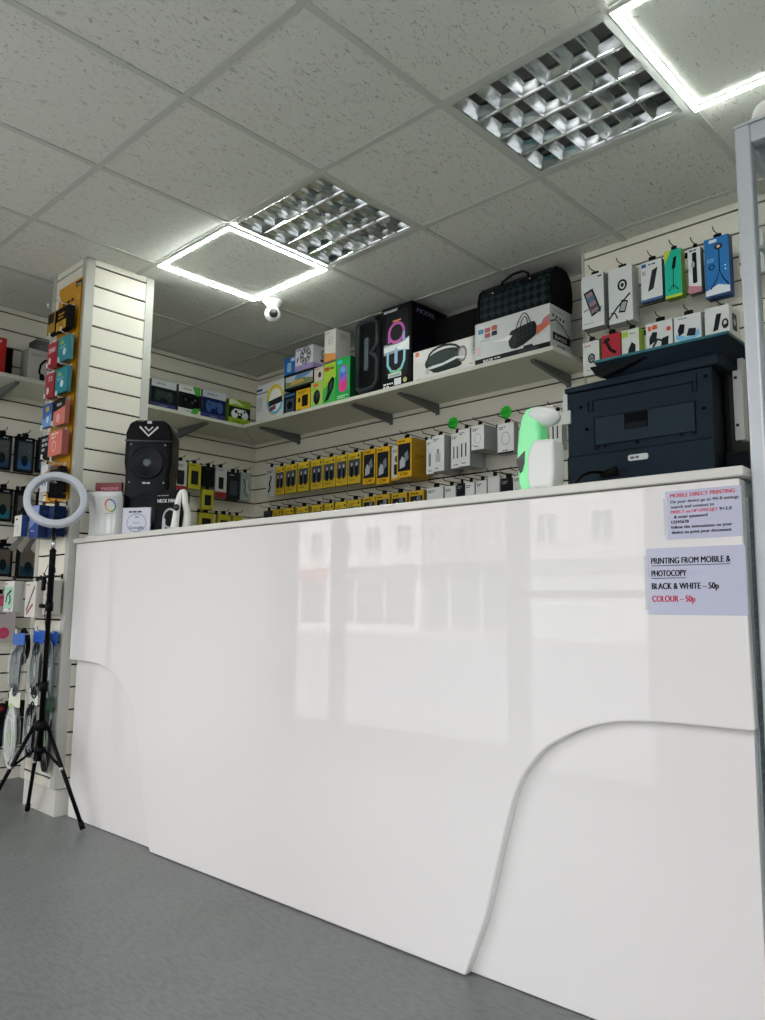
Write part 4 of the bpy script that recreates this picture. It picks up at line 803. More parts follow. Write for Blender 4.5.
# cable bags low on the pillar
def cable_bag(lab, x0, x1, z0, z1, yf, header, cable, plug, seed, hdr_art=()):
    w, h = x1 - x0, z1 - z0; e = tag(empty('cable_bag', ((x0 + x1) / 2, yf, z0)), lab, 'cable bag', 'bagged cables on the pillar')
    rr = random.Random(seed)
    k = MB(); k.rbox(-w / 2, w / 2, -.001, .001, h * .8, h, .006, mat(header, .35)); k.build('header_card', e)
    if hdr_art: art(MB(), hdr_art, lambda u, v, d: (u - w / 2, -.001 - d, v)).build('header_print', e)
    k = MB(); N = 7; prof = []
    vs = [(-w / 2, 0, h * .8), (w / 2, 0, h * .8)]
    k.add([(-w / 2, 0, h * .8), (w / 2, 0, h * .8), (w / 2 * .96, -.014, h * .6), (-w / 2 * .96, -.014, h * .6), (w / 2, -.017, h * .2), (-w / 2, -.017, h * .2), (w / 2 * .9, 0, 0), (-w / 2 * .9, 0, 0),
            (w / 2 * .96, .012, h * .6), (-w / 2 * .96, .012, h * .6), (w / 2, .012, h * .2), (-w / 2, .012, h * .2)],
          [(0, 1, 2, 3), (3, 2, 4, 5), (5, 4, 6, 7), (0, 9, 8, 1), (9, 11, 10, 8), (11, 7, 6, 10)], LIQUID, True); k.build('clear_bag', e)
    k = MB(); cm = mat(cable, .45)
    for q in range(8):
        rx, rz = w * .42 * rr.uniform(.45, 1.05), h * .36 * rr.uniform(.75, 1.1); cx = rr.uniform(-.06, .06) * w; cz = h * .42 + rr.uniform(-.02, .02)
        k.tube([(cx + rx * math.cos(2 * PI * t / 20), -.001 - .0015 * q, cz + rz * math.sin(2 * PI * t / 20)) for t in range(20)], (.0045 if h < .32 else .006), cm, 6, closed=True)
    k.build('coiled_cable', e)
    k = MB(); k.box(-.008, .008, -.012, .0, h * .3, h * .48, mat(plug, .4)); k.box(-.012, .012, -.009, .002, h * .14, h * .2, mat(plug, .4)); k.build('plug', e, bevel=.002)
    hook('hook holding the ' + lab, (x0 + x1) / 2, z1 - .008, PY0, yf - .015, white=True, group='hooks on the pillar front')
ha = [('e', .03, .205, .008, .008, '#e2e8ee'), ('bars', .04, .2, .04, 1, .006, '#b9c8e4')]
cable_bag('bag of grey cable with blue header, left of the upper pair', -3.78, -3.65, .53, .80, 1.485, '#2a64b8', '#4b5258', '#15171a', 1, ha)
cable_bag('bag of dark cable with blue header, right of the upper pair', -3.665, -3.55, .52, .815, 1.53, '#1a56b4', '#2c3136', '#b9bec2', 2, ha)
cable_bag('blue topped bag close against the pillar trim', -3.60, -3.515, .50, .81, 1.575, '#164a9e', '#5c6468', '#c9ced2', 3)
cable_bag('white and green bag of extension lead, left of the lower pair', -3.78, -3.655, .20, .535, 1.485, '#d6dccb', '#c3c7c2', '#aec84a', 4, [('r', .01, .25, .05, .28, '#a9c43c')])
cable_bag('white bag with black lettering right of the tripod pole', -3.68, -3.575, .25, .54, 1.53, '#dfe1dc', '#1b1d20', '#d6d9d9', 5, [('r', .03, .245, .075, .29, '#d0d6c0')])
cable_bag('dark green cable bag next to the trim, lower pair', -3.60, -3.515, .19, .52, 1.575, '#2f4a3a', '#2a332e', '#8fb03c', 6)
e = tag(empty('black_cable_coil', (-3.80, 1.545, .655)), 'black coiled cable hanging left of the blue topped bags', 'cable')
k = MB()
for q in range(5): k.tube([(.03 * math.cos(2 * PI * t / 18) * (1 + .12 * q) + .004 * q, -.006 * q + .012, .08 + (.06 + .006 * q) * math.sin(2 * PI * t / 18)) for t in range(18)], .005, BLACK, 6, closed=True)
k.build('cable_loops', e); k = MB(); k.box(-.012, .016, -.02, .01, .0, .03, BLACK); k.build('plug', e, bevel=.003)
hook('hook holding the black coiled cable', -3.80, .815, PY0, 1.50, group='hooks on the pillar front')

e = tag(empty('strap_pack', (-4.22, 1.66, 1.20)), 'crumpled clear pack of grey straps between the second and third case rows', 'accessory pack')
k = MB(); rr = random.Random(4)
for q in range(4):
    y0 = -.06 + .03 * q; vs = []; fs = []
    for i in range(7):
        t = i / 6; vs += [(.012 * q + .01 * rr.random(), y0 + .09 * t + .01 * rr.random(), .02 + .15 * t), (.012 * q + .01 * rr.random(), y0 + .03 + .09 * t, .0 + .15 * t)]
        if i: fs.append((2 * i - 2, 2 * i - 1, 2 * i + 1, 2 * i))
    k.add(vs, fs, mat(['#8f8c84', '#b3ada1', '#6f6c68', '#c4c0b6'][q], .25))
k.build('folded_strap', e)
k = MB(); k.rbox(-.001, .001, .04, .09, .165, .2, .005, BLACK, 3, 'x'); k.build('hang_tab', e)
hook('wire hook holding the crumpled clear strap pack', 1.725, 1.39, XL, -4.20, 'x')

# ------------------------------------------------------------------ right slat section products
def rp(name, lab, x0, x1, z0, z1, yf, dp, col, side, S, ss=(), tabc='#15171a', hk=True):
    o = carton(name, lab, 'accessory box', x0, x1, z0, z1, yf, dp, col=col, side=side, spec=S, sspec=ss, group='boxed phone accessories above the printer')
    if hk: hang_tab(o, x1 - x0, z1 - z0, dp, tabc); hook('thin wire hook holding the ' + lab, (x0 + x1) / 2, z1 + .022, YS, yf - .03, group='hooks above the printer')
    return o
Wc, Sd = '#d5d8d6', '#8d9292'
rp('phone_mount_box', 'white box with large phone picture above the shelf end', -1.675, -1.567, 2.168, 2.412, 3.03, .06, Wc, '#7f8889', [('p', [(.01, .165), (.055, .18), (.095, .07), (.048, .05)], '#22282c'), ('p', [(.019, .158), (.05, .168), (.084, .078), (.052, .063)], '#8f7a80'), ('p', [(.025, .138), (.058, .15), (.066, .125), (.033, .113)], '#4c6c86'), ('p', [(.04, .095), (.074, .106), (.08, .09), (.046, .08)], '#5a4048'), ('l', [(.01, .08), (.04, .09), (.05, .06)], .006, '#5d6468'), ('l', [(.06, .07), (.09, .065), (.095, .09)], .006, '#5d6468'), ('bars', .01, .02, .06, 1, .004, '#8b8f92'), ('r', .08, .225, .1, .232, '#3a3e42')])
rp('bike_mount_box', 'white box with round mount and handlebar phone picture', -1.545, -1.435, 2.158, 2.405, 3.03, .06, Wc, '#a9adac', [('ring', .065, .165, .022, .026, .009, '#1b1e21'), ('e', .065, .165, .008, .01, '#33383c'), ('p', [(.045, .045), (.075, .04), (.09, .09), (.06, .1)], '#1d2023'), ('p', [(.051, .052), (.072, .048), (.083, .085), (.062, .092)], '#9aa4a4'), ('l', [(.0, .025), (.04, .07), (.1, .12)], .008, '#23272a'), ('l', [(.01, .05), (.03, .045), (.04, .02)], .006, '#23272a')])
rp('power_bank_box', 'white and blue box with a slim black power bank', -1.396, -1.303, 2.218, 2.392, 3.03, .03, Wc, '#1b2f52', [('p', [(.03, .04), (.055, .05), (.075, .14), (.05, .13)], '#2c2f33'), ('r', 0, 0, .093, .01, '#2c5f92'), ('r', .005, .15, .025, .165, '#2a63a6'), ('bars', .035, .155, .03, 1, .006, '#3c4650'), ('bars', .008, .13, .015, 3, .004, '#73787c')])
rp('selfie_stick_box', 'turquoise box with black tripod stick picture', -1.292, -1.222, 2.205, 2.41, 3.03, .04, '#15b394', '#6f9a2a', [('r', 0, 0, .07, .012, '#b5c62c'), ('p', [(0, .205), (.03, .205), (.0, .15)], '#b9c832'), ('l', [(.035, .035), (.036, .1), (.04, .13)], .003, '#12201e'), ('l', [(.015, .03), (.035, .055), (.055, .03)], .004, '#12201e'), ('p', [(.03, .12), (.045, .125), (.052, .175), (.038, .17)], '#1a1c20')])
rp('microphone_box', 'narrow white box with upright black stick', -1.195, -1.143, 2.20, 2.39, 3.03, .035, Wc, '#3c4a4c', [('rr', .018, .04, .036, .17, .005, '#1a1c1f'), ('e', .02, .12, .008, .014, '#9aa2a4'), ('p', [(0, 0), (.052, .0), (.052, .02), (0, .035)], '#b87a86'), ('bars', .008, .176, .03, 1, .006, '#2f3336')])
rp('tripod_box', 'bright blue box with flexible tripod picture', -1.128, -1.034, 2.16, 2.405, 3.03, .045, '#1f6fb0', '#123f72', [('p', [(0, .0), (.094, .0), (.094, .035), (.05, .05), (0, .03)], '#d5dade'), ('r', 0, 0, .094, .01, '#173a68'), ('l', [(.056, .1), (.057, .17), (.058, .2)], .004, '#15171b'), ('l', [(.02, .035), (.045, .07), (.056, .105), (.07, .07), (.09, .04)], .005, '#1b1d22'), ('e', .056, .205, .016, .013, '#3d2f2e'), ('e', .056, .205, .007, .006, '#c9b9b0'), ('ring', .027, .125, .012, .012, .004, '#16202c'), ('bars', .01, .155, .03, 2, .005, '#7fb4dc'), ('e', .08, .12, .003, .003, '#e6eef4'), ('e', .08, .105, .003, .003, '#e6eef4'), ('r', .02, .225, .05, .238, '#dfe6ea')])
rp('cable_pack', 'white pack with red flash half hidden by the cabinet post', -1.012, -.92, 2.232, 2.40, 3.08, .02, '#d0d2cf', Sd, [('r', 0, .05, .02, .062, '#c23f22'), ('r', .0, .0, .02, .045, '#e3e4e2')], hk=True)
rp('ring_holder_box', 'small white box with a round black ring, leftmost above printer', -1.675, -1.595, 1.955, 2.108, 3.03, .03, '#cfd1cd', '#6f8a3a', [('ring', .042, .075, .017, .022, .008, '#23272a'), ('e', .042, .075, .008, .011, '#5c6266'), ('bars', .01, .13, .03, 1, .006, '#b0443c'), ('bars', .02, .02, .04, 1, .004, '#8b8f90')])
rp('car_holder_box', 'red box with black car holder picture', -1.583, -1.495, 1.97, 2.118, 3.03, .03, '#a9182a', '#6f101c', [('l', [(.02, .12), (.04, .08), (.065, .06)], .014, '#15161a'), ('p', [(.01, .11), (.04, .12), (.035, .135), (.01, .13)], '#1a1b20'), ('e', .03, .035, .006, .006, '#d9b8bc'), ('e', .048, .04, .006, .006, '#d9b8bc')])
rp('car_mount_box', 'white and lime box with black car mount', -1.49, -1.412, 1.97, 2.118, 3.03, .05, '#d3d7cf', '#93b82c', [('r', .0, .115, .03, .14, '#9fc23c'), ('p', [(.025, .02), (.06, .035), (.062, .075), (.045, .09), (.03, .06)], '#1d2022'), ('r', .035, .125, .06, .13, '#7d8482')])
rp('dash_mount_box', 'white box with orange logo block and two black mounts', -1.382, -1.268, 1.975, 2.12, 3.03, .04, '#d3d5d2', '#9da1a0', [('r', .01, .112, .024, .132, '#d4562a'), ('r', .028, .115, .05, .134, '#d4562a'), ('e', .098, .105, .01, .01, '#c9502c'), ('p', [(.015, .05), (.045, .065), (.05, .1), (.03, .105), (.015, .08)], '#23262a'), ('p', [(.06, .02), (.095, .04), (.098, .075), (.07, .07)], '#1a1c20'), ('l', [(.03, .04), (.05, .07), (.07, .06)], .01, '#2c3034')])
rp('dash_mount_box', 'white box with blue swirl under two black mounts', -1.262, -1.152, 1.975, 2.118, 3.03, .04, '#d3d6d6', '#9da1a0', [('p', [(.005, .05), (.055, .025), (.105, .05), (.1, .075), (.055, .05), (.01, .07)], '#7cb8d8'), ('p', [(.02, .06), (.04, .07), (.045, .105), (.025, .11), (.015, .085)], '#1d2024'), ('p', [(.05, .055), (.085, .05), (.09, .08), (.06, .085)], '#23272b'), ('bars', .02, .128, .05, 1, .005, '#5c6266')])
rp('clip_mount_box', 'deep white box with two black clips beside the cabinet', -1.137, -1.043, 1.985, 2.122, 3.03, .11, '#d0d3d1', '#b9bcba', [('p', [(.03, .035), (.05, .04), (.065, .105), (.045, .105)], '#1b1e22'), ('ring', .078, .06, .013, .02, .007, '#23262a'), ('p', [(.07, .04), (.09, .045), (.085, .06), (.07, .055)], '#2c3034')], [('rr', .03, .04, .08, .11, .01, '#2c3034'), ('e', .055, .075, .012, .015, '#8f9698')])

# ------------------------------------------------------------------ printer on the counter
e = tag(empty('office_printer', (-.966, 2.03, ZT + .0008), 0.012), 'large dark grey office printer seen from behind on the counter', 'printer')
PB = noisy(mat('#1e2b34', .6, name='printer_shell'), 60, .05); PD = mat('#0d1216', .5); PDk = mat('#141b20', .5)
hw = .213; zt = .352
k = MB(); k.box(-hw, hw, 0, .02, .0, .142, PB); k.box(-hw, hw, .006, .02, .144, .335, PB); k.box(-hw + .004, hw - .004, .02, .36, 0, .335, PD); k.build('rear_shell', e, bevel=.002)
k = MB(); k.prism([(-hw - .004, .337), (hw + .022, .337), (hw + .022, zt + .012), (-hw - .004, zt)], -.004, .36, PB); k.build('top_cover', e, bevel=.003)
k = MB(); k.box(-.115 - .01, .165, .0035, .0055, .168, .248, mat('#26333c', .55)); k.build('rear_hatch', e, bevel=.0015)
k = MB(); k.box(-.032, .036, .0015, .003, .2, .246, mat('#040506', .7)); k.box(-.028, .032, .0002, .0014, .2, .218, PDk); k.build('hatch_latch', e)
k = MB()
for a in (-.126, .166): k.box(a, a + .0026, .0022, .0034, .166, .25, mat('#05070a', .6))
k.box(-.126, .1675, .0028, .0034, .1655, .167, mat('#05070a', .6)); k.box(-.126, .1675, .0028, .0034, .2485, .25, mat('#05070a', .6))
k.box(-.1, -.09, .001, .0034, .157, .168, PD); k.box(.125, .135, .001, .0034, .157, .168, PD); k.box(-.126, -.112, .001, .0034, .157, .168, PD); k.box(.157, .1675, .001, .0034, .157, .168, PD)
k.box(-hw, hw - .002, .004, .0058, .1405, .144, mat('#05070a', .6)); k.build('panel_gap', e)
k = MB(); k.box(-.13, .16, .004, .0058, .3, .3028, mat('#05070a', .6)); k.box(-.13, -.1275, .0035, .0058, .27, .302, mat('#05070a', .6)); k.box(-.135, -.1275, .0035, .0058, .27, .273, mat('#05070a', .6)); k.box(.16, .1625, .0035, .0058, .275, .305, mat('#05070a', .6)); k.box(.16, .172, .004, .0058, .275, .277, mat('#05070a', .6)); k.box(.172, .1745, .0035, .0058, .275, .325, mat('#05070a', .6)); k.box(-.145, -.1425, .0035, .0058, .27, .3, mat('#05070a', .6)); k.build('cover_gap', e)
for x, z in ((-.15, .22), (.19, .225), (-.168, .288), (.198, .31), (.004, .16)):
    k = MB(); k.lathe([(.005, .0005), (.0045, .0058)], mat('#040506', .5), 12, (x, 0, z), 'y'); k.build('screw', e)
k = MB(); k.rbox(-.022, .036, -.003, -.0003, .108, .125, .006, mat('#c9ccce', .3)); o = k.build('name_badge', e)
art(MB(), [('bars', -.015, .1135, .042, 1, .006, '#55595c')], lambda u, v, d: (u, -.003 - d, v)).build('badge_print', o)
PW = mat('#c6c9c4', .4)
k = MB(); k.box(-hw - .018, -hw - .002, .01, .03, .245, .345, PW); k.box(-hw - .018, -hw + .012, .0, .009, .245, .285, PW); k.build('side_plate', e, bevel=.001)
k = MB(); k.box(hw + .026, hw + .05, .085, .095, .145, .335, PW); k.box(hw + .036, hw + .05, .096, .12, .145, .37, PW); k.build('side_plate', e, bevel=.001)
for z in (.185, .315):
    k = MB(); k.lathe([(.0045, .082), (.004, .0848)], mat('#3a3d3f', .4), 10, (hw + .034, 0, z), 'y'); k.build('screw', e)
k = MB(); k.box(hw - .003, hw + .056, .09, .36, 0, .115, PDk); k.box(hw - .003, hw + .01, .1, .36, .115, .336, PD); k.build('paper_guide', e, bevel=.003)
# scanner lid: flaring tray with teal rim
k = MB(); z0, z1 = zt + .002, zt + .052
k.hexa([(-.085, .015, z0), (hw + .02, .015, z0 + .008), (hw + .02, .35, z0 + .008), (-.085, .35, z0)], [(-.102, -.03, z1 - .004), (hw + .057, -.03, z1 - .004), (hw + .057, .37, z1 - .004), (-.102, .37, z1 - .004)], mat('#1b2730', .6)); k.build('scanner_lid', e)
k = MB(); k.box(-.105, hw + .06, -.033, .373, z1 - .0035, z1 + .004, mat('#17656f', .35)); k.build('lid_rim', e, bevel=.001)
k = MB(); k.prism([(-.118, z1 - .012), (.05, z1 - .016), (-.08, z0 + .002), (-.1, z0 + .01)], -.03, .0, PD); k.build('lid_hinge', e)
# power lead
e2 = tag(empty('power_lead', (-1.048, 1.848, ZT + .001)), 'short black lead looping between printer and dispenser', 'cable')
k = MB(); k.tube(catmull([(.0, .15, .078), (-.01, .1, .074), (-.02, .06, .058), (-.02, .025, .032), (-.008, .008, .012), (.02, .006, .005)], 4), .0045, BLACK, 8); k.build('cable', e2)
k = MB(); k.tube([(-.012, .155, .074), (.035, .165, .082)], [.009, .014], BLACK, 10); k.build('plug', e2)

# ------------------------------------------------------------------ soap dispenser, lit green
e = tag(empty('soap_dispenser', (-1.128, 1.80, ZT + .0008), .12), 'white automatic soap dispenser glowing green beside the printer', 'soap dispenser')
e.scale = (.84, .9, 1)
GL = bpy.data.materials.new('green_lit_plastic'); GL.use_nodes = True; nt = GL.node_tree; b_ = nt.nodes['Principled BSDF']
b_.inputs['Base Color'].default_value = lin('#9be8b0'); b_.inputs['Roughness'].default_value = .3; b_.inputs['Emission Color'].default_value = lin('#38f57c'); b_.inputs['Emission Strength'].default_value = .12
col = [(-.05, .0), (-.062, .03), (-.068, .08), (-.067, .13), (-.06, .18), (-.048, .215), (-.03, .236), (-.005, .238), (.008, .2), (.014, .16), (.012, .13), (-.012, .12), (-.02, .1), (-.022, .05), (-.024, 0)]
k = MB(); k.prism(col, -.036, .036, GL, 'y', False); k.build('lit_column', e, bevel=.012, seg=4)
k = MB(); NS = 14; prof = []
# head: flattened egg
vs = []; fs = []; na, nb = 24, 10
for j in range(nb + 1):
    t = PI * j / nb
    for i in range(na):
        a = 2 * PI * i / na; x = .062 * math.sin(t) * math.cos(a); y = .042 * math.sin(t) * math.sin(a); z = .026 * math.cos(t) * (1 if math.cos(t) > 0 else 1.15)
        vs.append((.008 + x, y, .216 + z - x * .12))
for j in range(nb):
    for i in range(na): fs.append((j * na + i, j * na + (i + 1) % na, (j + 1) * na + (i + 1) % na, (j + 1) * na + i))
k = MB(); k.add(vs, fs, WP, True); k.build('spout_head', e)
k = MB(); k.tube([(.034 + .011 * math.cos(2 * PI * t / 20), .011 * math.sin(2 * PI * t / 20), .2395) for t in range(20)], .0012, mat('#f4f4f2', .2), 6, closed=True); k.build('touch_button', e)
k = MB(); k.prism([(-.022, .012), (.058, .012), (.064, .06), (.063, .142), (-.004, .146), (-.018, .126), (-.028, .1), (-.028, .04)], -.04, .04, WP); k.build('soap_tank', e, bevel=.01, seg=4)
k = MB(); k.prism([(-.066, .096), (-.036, .118), (-.038, .085), (-.046, .062), (-.054, .058), (-.062, .072)], -.0385, -.0363, BLACKG); k.build('level_window', e)
k = MB(); k.lathe([(.013, 0), (.014, .014), (.01, .022)], WP, 16, (-.012, -.026, 0)); k.build('foot', e)
k = MB(); k.lathe([(.013, 0), (.014, .014), (.01, .022)], WP, 16, (.045, -.026, 0)); k.build('foot', e)
k = MB(); k.lathe([(.013, 0), (.014, .014), (.01, .022)], WP, 16, (.02, .028, 0)); k.build('foot', e)

# ------------------------------------------------------------------ tower speaker and small things at the left end
FACE = math.radians(48)   # turned towards the door
e = tag(empty('tower_speaker', (-3.325, 1.89, ZT + .0008), FACE), 'tall black tower speaker with chevron badge on the counter', 'speaker')
SB = mat('#050606', .32)
k = MB(); k.prism([(-.1, 0), (.1, 0), (.104, .12), (.1, .3), (.108, .36), (.106, .5), (.09, .545), (.06, .56), (-.06, .56), (-.09, .545), (-.106, .5), (-.108, .36), (-.1, .3), (-.104, .12)], -.085, .11, SB); k.build('speaker_cabinet', e, bevel=.012, seg=3)
k = MB(); k.rbox(-.088, .088, -.091, -.0855, .02, .465, .02, mat('#14171a', .25)); k.build('baffle', e, bevel=.002)
def cone(cz):
    k = MB(); k.lathe([(.072, -.091), (.078, -.096), (.07, -.1), (.062, -.096)], mat('#1b1e20', .3), 36, (0, 0, cz), 'y'); k.build('speaker_ring', e)
    k = MB(); k.lathe([(.062, -.0955), (.04, -.0935), (.02, -.0925), (.018, -.097), (.008, -.1)], mat('#5a6668', .25), 36, (0, 0, cz), 'y'); k.build('speaker_cone', e)
cone(.355); cone(.13)
k = MB(); k.box(-.108, .108, -.0925, -.0912, .455, .462, mat('#060708', .2)); k.build('grille_seam', e)
art(MB(), [('l', [(-.042, .525), (0, .482), (.042, .525)], .009, '#c9cccc'), ('l', [(-.018, .525), (0, .506), (.018, .525)], .007, '#c9cccc'), ('r', -.008, .54, .012, .553, '#c9cccc'), ('bars', -.05, .548, .03, 1, .004, '#5c6062'), ('bars', -.018, .256, .036, 1, .007, '#d0d3d3')], lambda u, v, d: (u, -.0925 - d, v)).build('chevron_badge', e)
k = MB()
for x, z in ((-.078, .44), (.078, .44), (-.078, .262), (.078, .262)): k.lathe([(.0045, -.0912), (.004, -.0935)], mat('#b9bcbc', .3, metal=.8), 10, (x, 0, z), 'y')
k.build('screw_heads', e)
k = MB(); k.tube([(-.05, .05, .555), (-.05, .05, .575), (.05, .05, .575), (.05, .05, .555)], .008, SB, 8); k.build('handle', e)
def prop(name, label, cat, x, y, w, h, dp, col, spec, rot=FACE, lean=0.0, side=None, sspec=()):
    o = carton(name, label, cat, x - w / 2, x + w / 2, ZT + .0008, ZT + .0008 + h, y, dp, col=col, side=side or col, spec=spec, sspec=sspec, rot=rot, bevel=.001); return o
prop('red_sign_box', 'dark red sign box standing behind the curved white stand', 'sign', -3.395, 1.715, .13, .262, .02, '#6d0e1c', [('t', 'MASSIVE', .03, .225, .022, '#c9808c', 1, .02, .085), ('t', 'RANGE', .045, .2, .02, '#c9808c', 1, .02, .068)], rot=math.radians(35), side='#4c0a14')
# curved acrylic payment stand (its code is left blank)
e = tag(empty('review_stand', (-3.322, 1.665, ZT + .0008), math.radians(38)), 'white curved acrylic stand with colourful ring at the counter end', 'stand')
k = MB(); P = []
for t in range(9):
    z = .205 * t / 8; y = .028 - .036 * (t / 8) + .022 * math.sin(PI * t / 8)
    P.append((y, z))
P2 = [(y - .004, z) for y, z in P]
k.prism(P + P2[::-1], -.082, .082, mat('#dadcd9', .12, coat=.5), 'x', True); k.build('curved_panel', e)
def yq(z): t = z / .205; return .028 - .036 * t + .022 * math.sin(PI * t) - .004
k = MB(); cm = ['#d85a4a', '#e0b23a', '#4a9a5c', '#4a7fd0']
for q in range(4):
    A = [PI * .5 + 2 * PI * (q + s / 6) / 4 for s in range(7)]
    pts = [(.02 + .024 * math.cos(a), .145 + .026 * math.sin(a)) for a in A]
    art(k, [('l', pts, .006, cm[q])], lambda u, v, d: (u, yq(v) - .0006 - d, v))
art(k, [('bars', -.01, .108, .06, 1, .004, '#9a9d9f')], lambda u, v, d: (u, yq(v) - .0006 - d, v))
k.build('colour_ring_print', e)
k = MB(); k.box(-.08, .08, .0, .06, 0, .004, mat('#dadcd9', .12)); k.build('stand_foot', e)
k = MB(); k.box(.084, .09, .004, .05, 0.001, .19, BLACK); k.build('black_back_edge', e)
S = [('bars', .03, .1, .075, 1, .007, '#3a3d44'), ('ring', .07, .055, .048, .04, .0022, '#3a4a6a'), ('bars', .062, .076, .018, 1, .008, '#8b93a0'), ('t', 'Google', .035, .028, .02, '#44506e', 1, .008, .07), ('bars', .052, .052, .04, 1, .004, '#7d8490')]
prop('review_card', 'small white card sign with Google lettering', 'sign', -3.125, 1.715, .135, .122, .008, '#c6cad6', S, rot=math.radians(30))
S = [('t', 'NECK FAN', .012, .145, .022, '#d3d6d8', 1, .02, .085), ('bars', .012, .174, .07, 1, .004, '#8b8f92'), ('ring', .075, .075, .035, .045, .009, '#9aa0a2'), ('rr', .04, .02, .055, .075, .006, '#b9bec0'), ('bars', .06, .012, .03, 1, .005, '#6a6e71')]
prop('neck_fan_box', 'black NECK FAN box on the counter', 'box', -3.02, 1.80, .118, .2, .09, '#17191b', S, rot=math.radians(28), side='#0d0e0f', sspec=[('rr', .02, .05, .07, .12, .008, '#1d2022')])
# the neck fan itself: a white U standing on its ends
e = tag(empty('neck_fan', (-2.828, 1.755, ZT + .0008), math.radians(35)), 'white neck fan standing upright before the black box', 'fan')
k = MB(); pts = [(-.024, 0, .016), (-.02, 0, .06), (-.012, 0, .12), (-.002, 0, .155), (.012, 0, .168), (.024, 0, .16), (.028, 0, .125), (.026, .03, .08), (.018, .04, .02)]
pts = catmull([(a * .8 - .008, b, c_) for a, b, c_ in pts], 4); n = len(pts)
k.tube(pts, [.019 - .008 * math.sin(PI * i / (n - 1)) ** .6 for i in range(n)], WP, 14); k.build('neck_loop', e)
k = MB(); k.lathe([(.014, -.0195), (.013, -.0215)], BLACKG, 20, (-.015, 0, .1), 'y'); k.build('power_button', e)
k = MB(); k.box(-.05, .05, -.018, .018, 0.0, .004, WP); k.build('support', e, bevel=.001)

# ------------------------------------------------------------------ ring light on tripod
TX, TY = -3.42, 1.487
e = tag(empty('ring_light', (TX, TY, 0)), 'ring light with black tripod standing in front of the pillar', 'ring light')
TB = mat('#0d0e10', .38, metal=.2, name='tripod_black')
def tx(p): return (p[0] - TX, p[1] - TY, p[2])
hub = (0, 0, .40)
for name, foot in (('leg', (-3.222, 1.60, .012)), ('leg', (-3.69, 1.565, .012)), ('leg', (-3.555, 1.31, .012))):
    f = Vector(tx(foot)); d = Vector((f.x, f.y, 0)).normalized(); top = Vector((d.x * .03, d.y * .03, .415))
    k = MB(); k.tube([top, f], .0085, TB, 8); lg = k.build(name, e)
    k = MB(); k.tube([f + (top - f).normalized() * .03, f - (top - f).normalized() * .004], .0115, BLACK, 10); k.build('rubber_foot', lg)
    mid = top.lerp(f, .42); k = MB(); k.tube([Vector((d.x * .022, d.y * .022, .315)), mid], .006, TB, 6); k.build('brace', e)
    k = MB(); k.lathe([(.006, -.006), (.006, .006)], mat('#c9ccce', .3, metal=.8), 8, tuple(mid + Vector((d.x * .0, d.y * .0, 0)) + Vector((.008, -.008, 0))), 'y'); k.build('rivet', e)
k = MB(); k.lathe([(.02, .395), (.03, .4), (.03, .43), (.017, .44)], TB, 14); k.build('upper_hub', e)
k = MB(); k.lathe([(.014, .3), (.024, .303), (.024, .325), (.014, .33)], TB, 14); k.build('lower_hub', e)
k = MB(); k.lathe([(.0125, .27), (.0125, .56), (.019, .562), (.019, .6), (.011, .602)], TB, 14); k.build('lower_pole', e)
k = MB(); k.lathe([(.0105, .6), (.0105, .90), (.017, .902), (.017, .94), (.009, .942)], TB, 14); k.build('middle_pole', e)
k = MB(); k.tube([(0, 0, .92), (-.045, -.02, .925)], [.008, .01], TB, 8); k.build('clamp_lever', e)
k = MB(); k.tube([(0, 0, .58), (-.035, -.015, .585)], [.008, .01], TB, 8); k.build('clamp_lever', e)
k = MB(); k.lathe([(.0135, .94), (.0135, 1.16), (.016, 1.165), (.007, 1.175), (.007, 1.21)], TB, 14); k.build('upper_pole', e)
k = MB(); k.lathe([(.009, 1.175), (.009, 1.215)], mat('#b9bec2', .25, metal=1), 12); k.build('chrome_neck', e)
# ring itself, tilted a little upwards, turned to the camera
rc = Vector((.02, -.01, 1.39)); nrm = Vector((.86, -.40, .30)).normalized()
u = Vector((0, 0, 1)).cross(nrm).normalized(); v = nrm.cross(u).normalized()
def ring_mesh(r_in, r_out, d0, d1, M, n=64, cr=.004):
    k = MB(); prof = [(r_in, d0), (r_in, d1 - cr), (r_in + cr, d1), (r_out - cr, d1), (r_out, d1 - cr), (r_out, d0)]
    vs = []; fs = []
    for i in range(n):
        a = 2 * PI * i / n
        for r, d in prof: vs.append(rc + (u * math.cos(a) + v * math.sin(a)) * r + nrm * d)
    m_ = len(prof)
    for i in range(n):
        for j in range(m_): fs.append((i * m_ + j, ((i + 1) % n) * m_ + j, ((i + 1) % n) * m_ + (j + 1) % m_, i * m_ + (j + 1) % m_))
    k.add(vs, fs, M, True); return k
ring_mesh(.102, .131, .001, .016, mat('#c2c7cf', .3, name='ring_diffuser')).build('ring_diffuser', e)
ring_mesh(.1, .1325, -.013, .0, mat('#b6bac0', .4)).build('ring_back', e)
k = MB(); b0 = rc - v * .1315; k.tube([b0 + v * .004 - nrm * .008, Vector((0, 0, 1.215))], .008, TB, 10); k.build('ring_neck', e)
k = MB(); k.tube([Vector((0, 0, 1.2)) - nrm * .012, rc - v * .09 - nrm * .02, rc - v * .04 - nrm * .005, rc - v * .0 + nrm * .0], .004, TB, 8); k.build('flexible_stalk', e)
k = MB(); A = lambda a, b, d: rc + u * a + v * b + nrm * d
k.hexa([A(-.035, .005, .0), A(.04, .005, .0), A(.04, .02, .0), A(-.035, .02, .0)], [A(-.035, .005, .02), A(.04, .005, .02), A(.04, .02, .02), A(-.035, .02, .02)], BLACK)
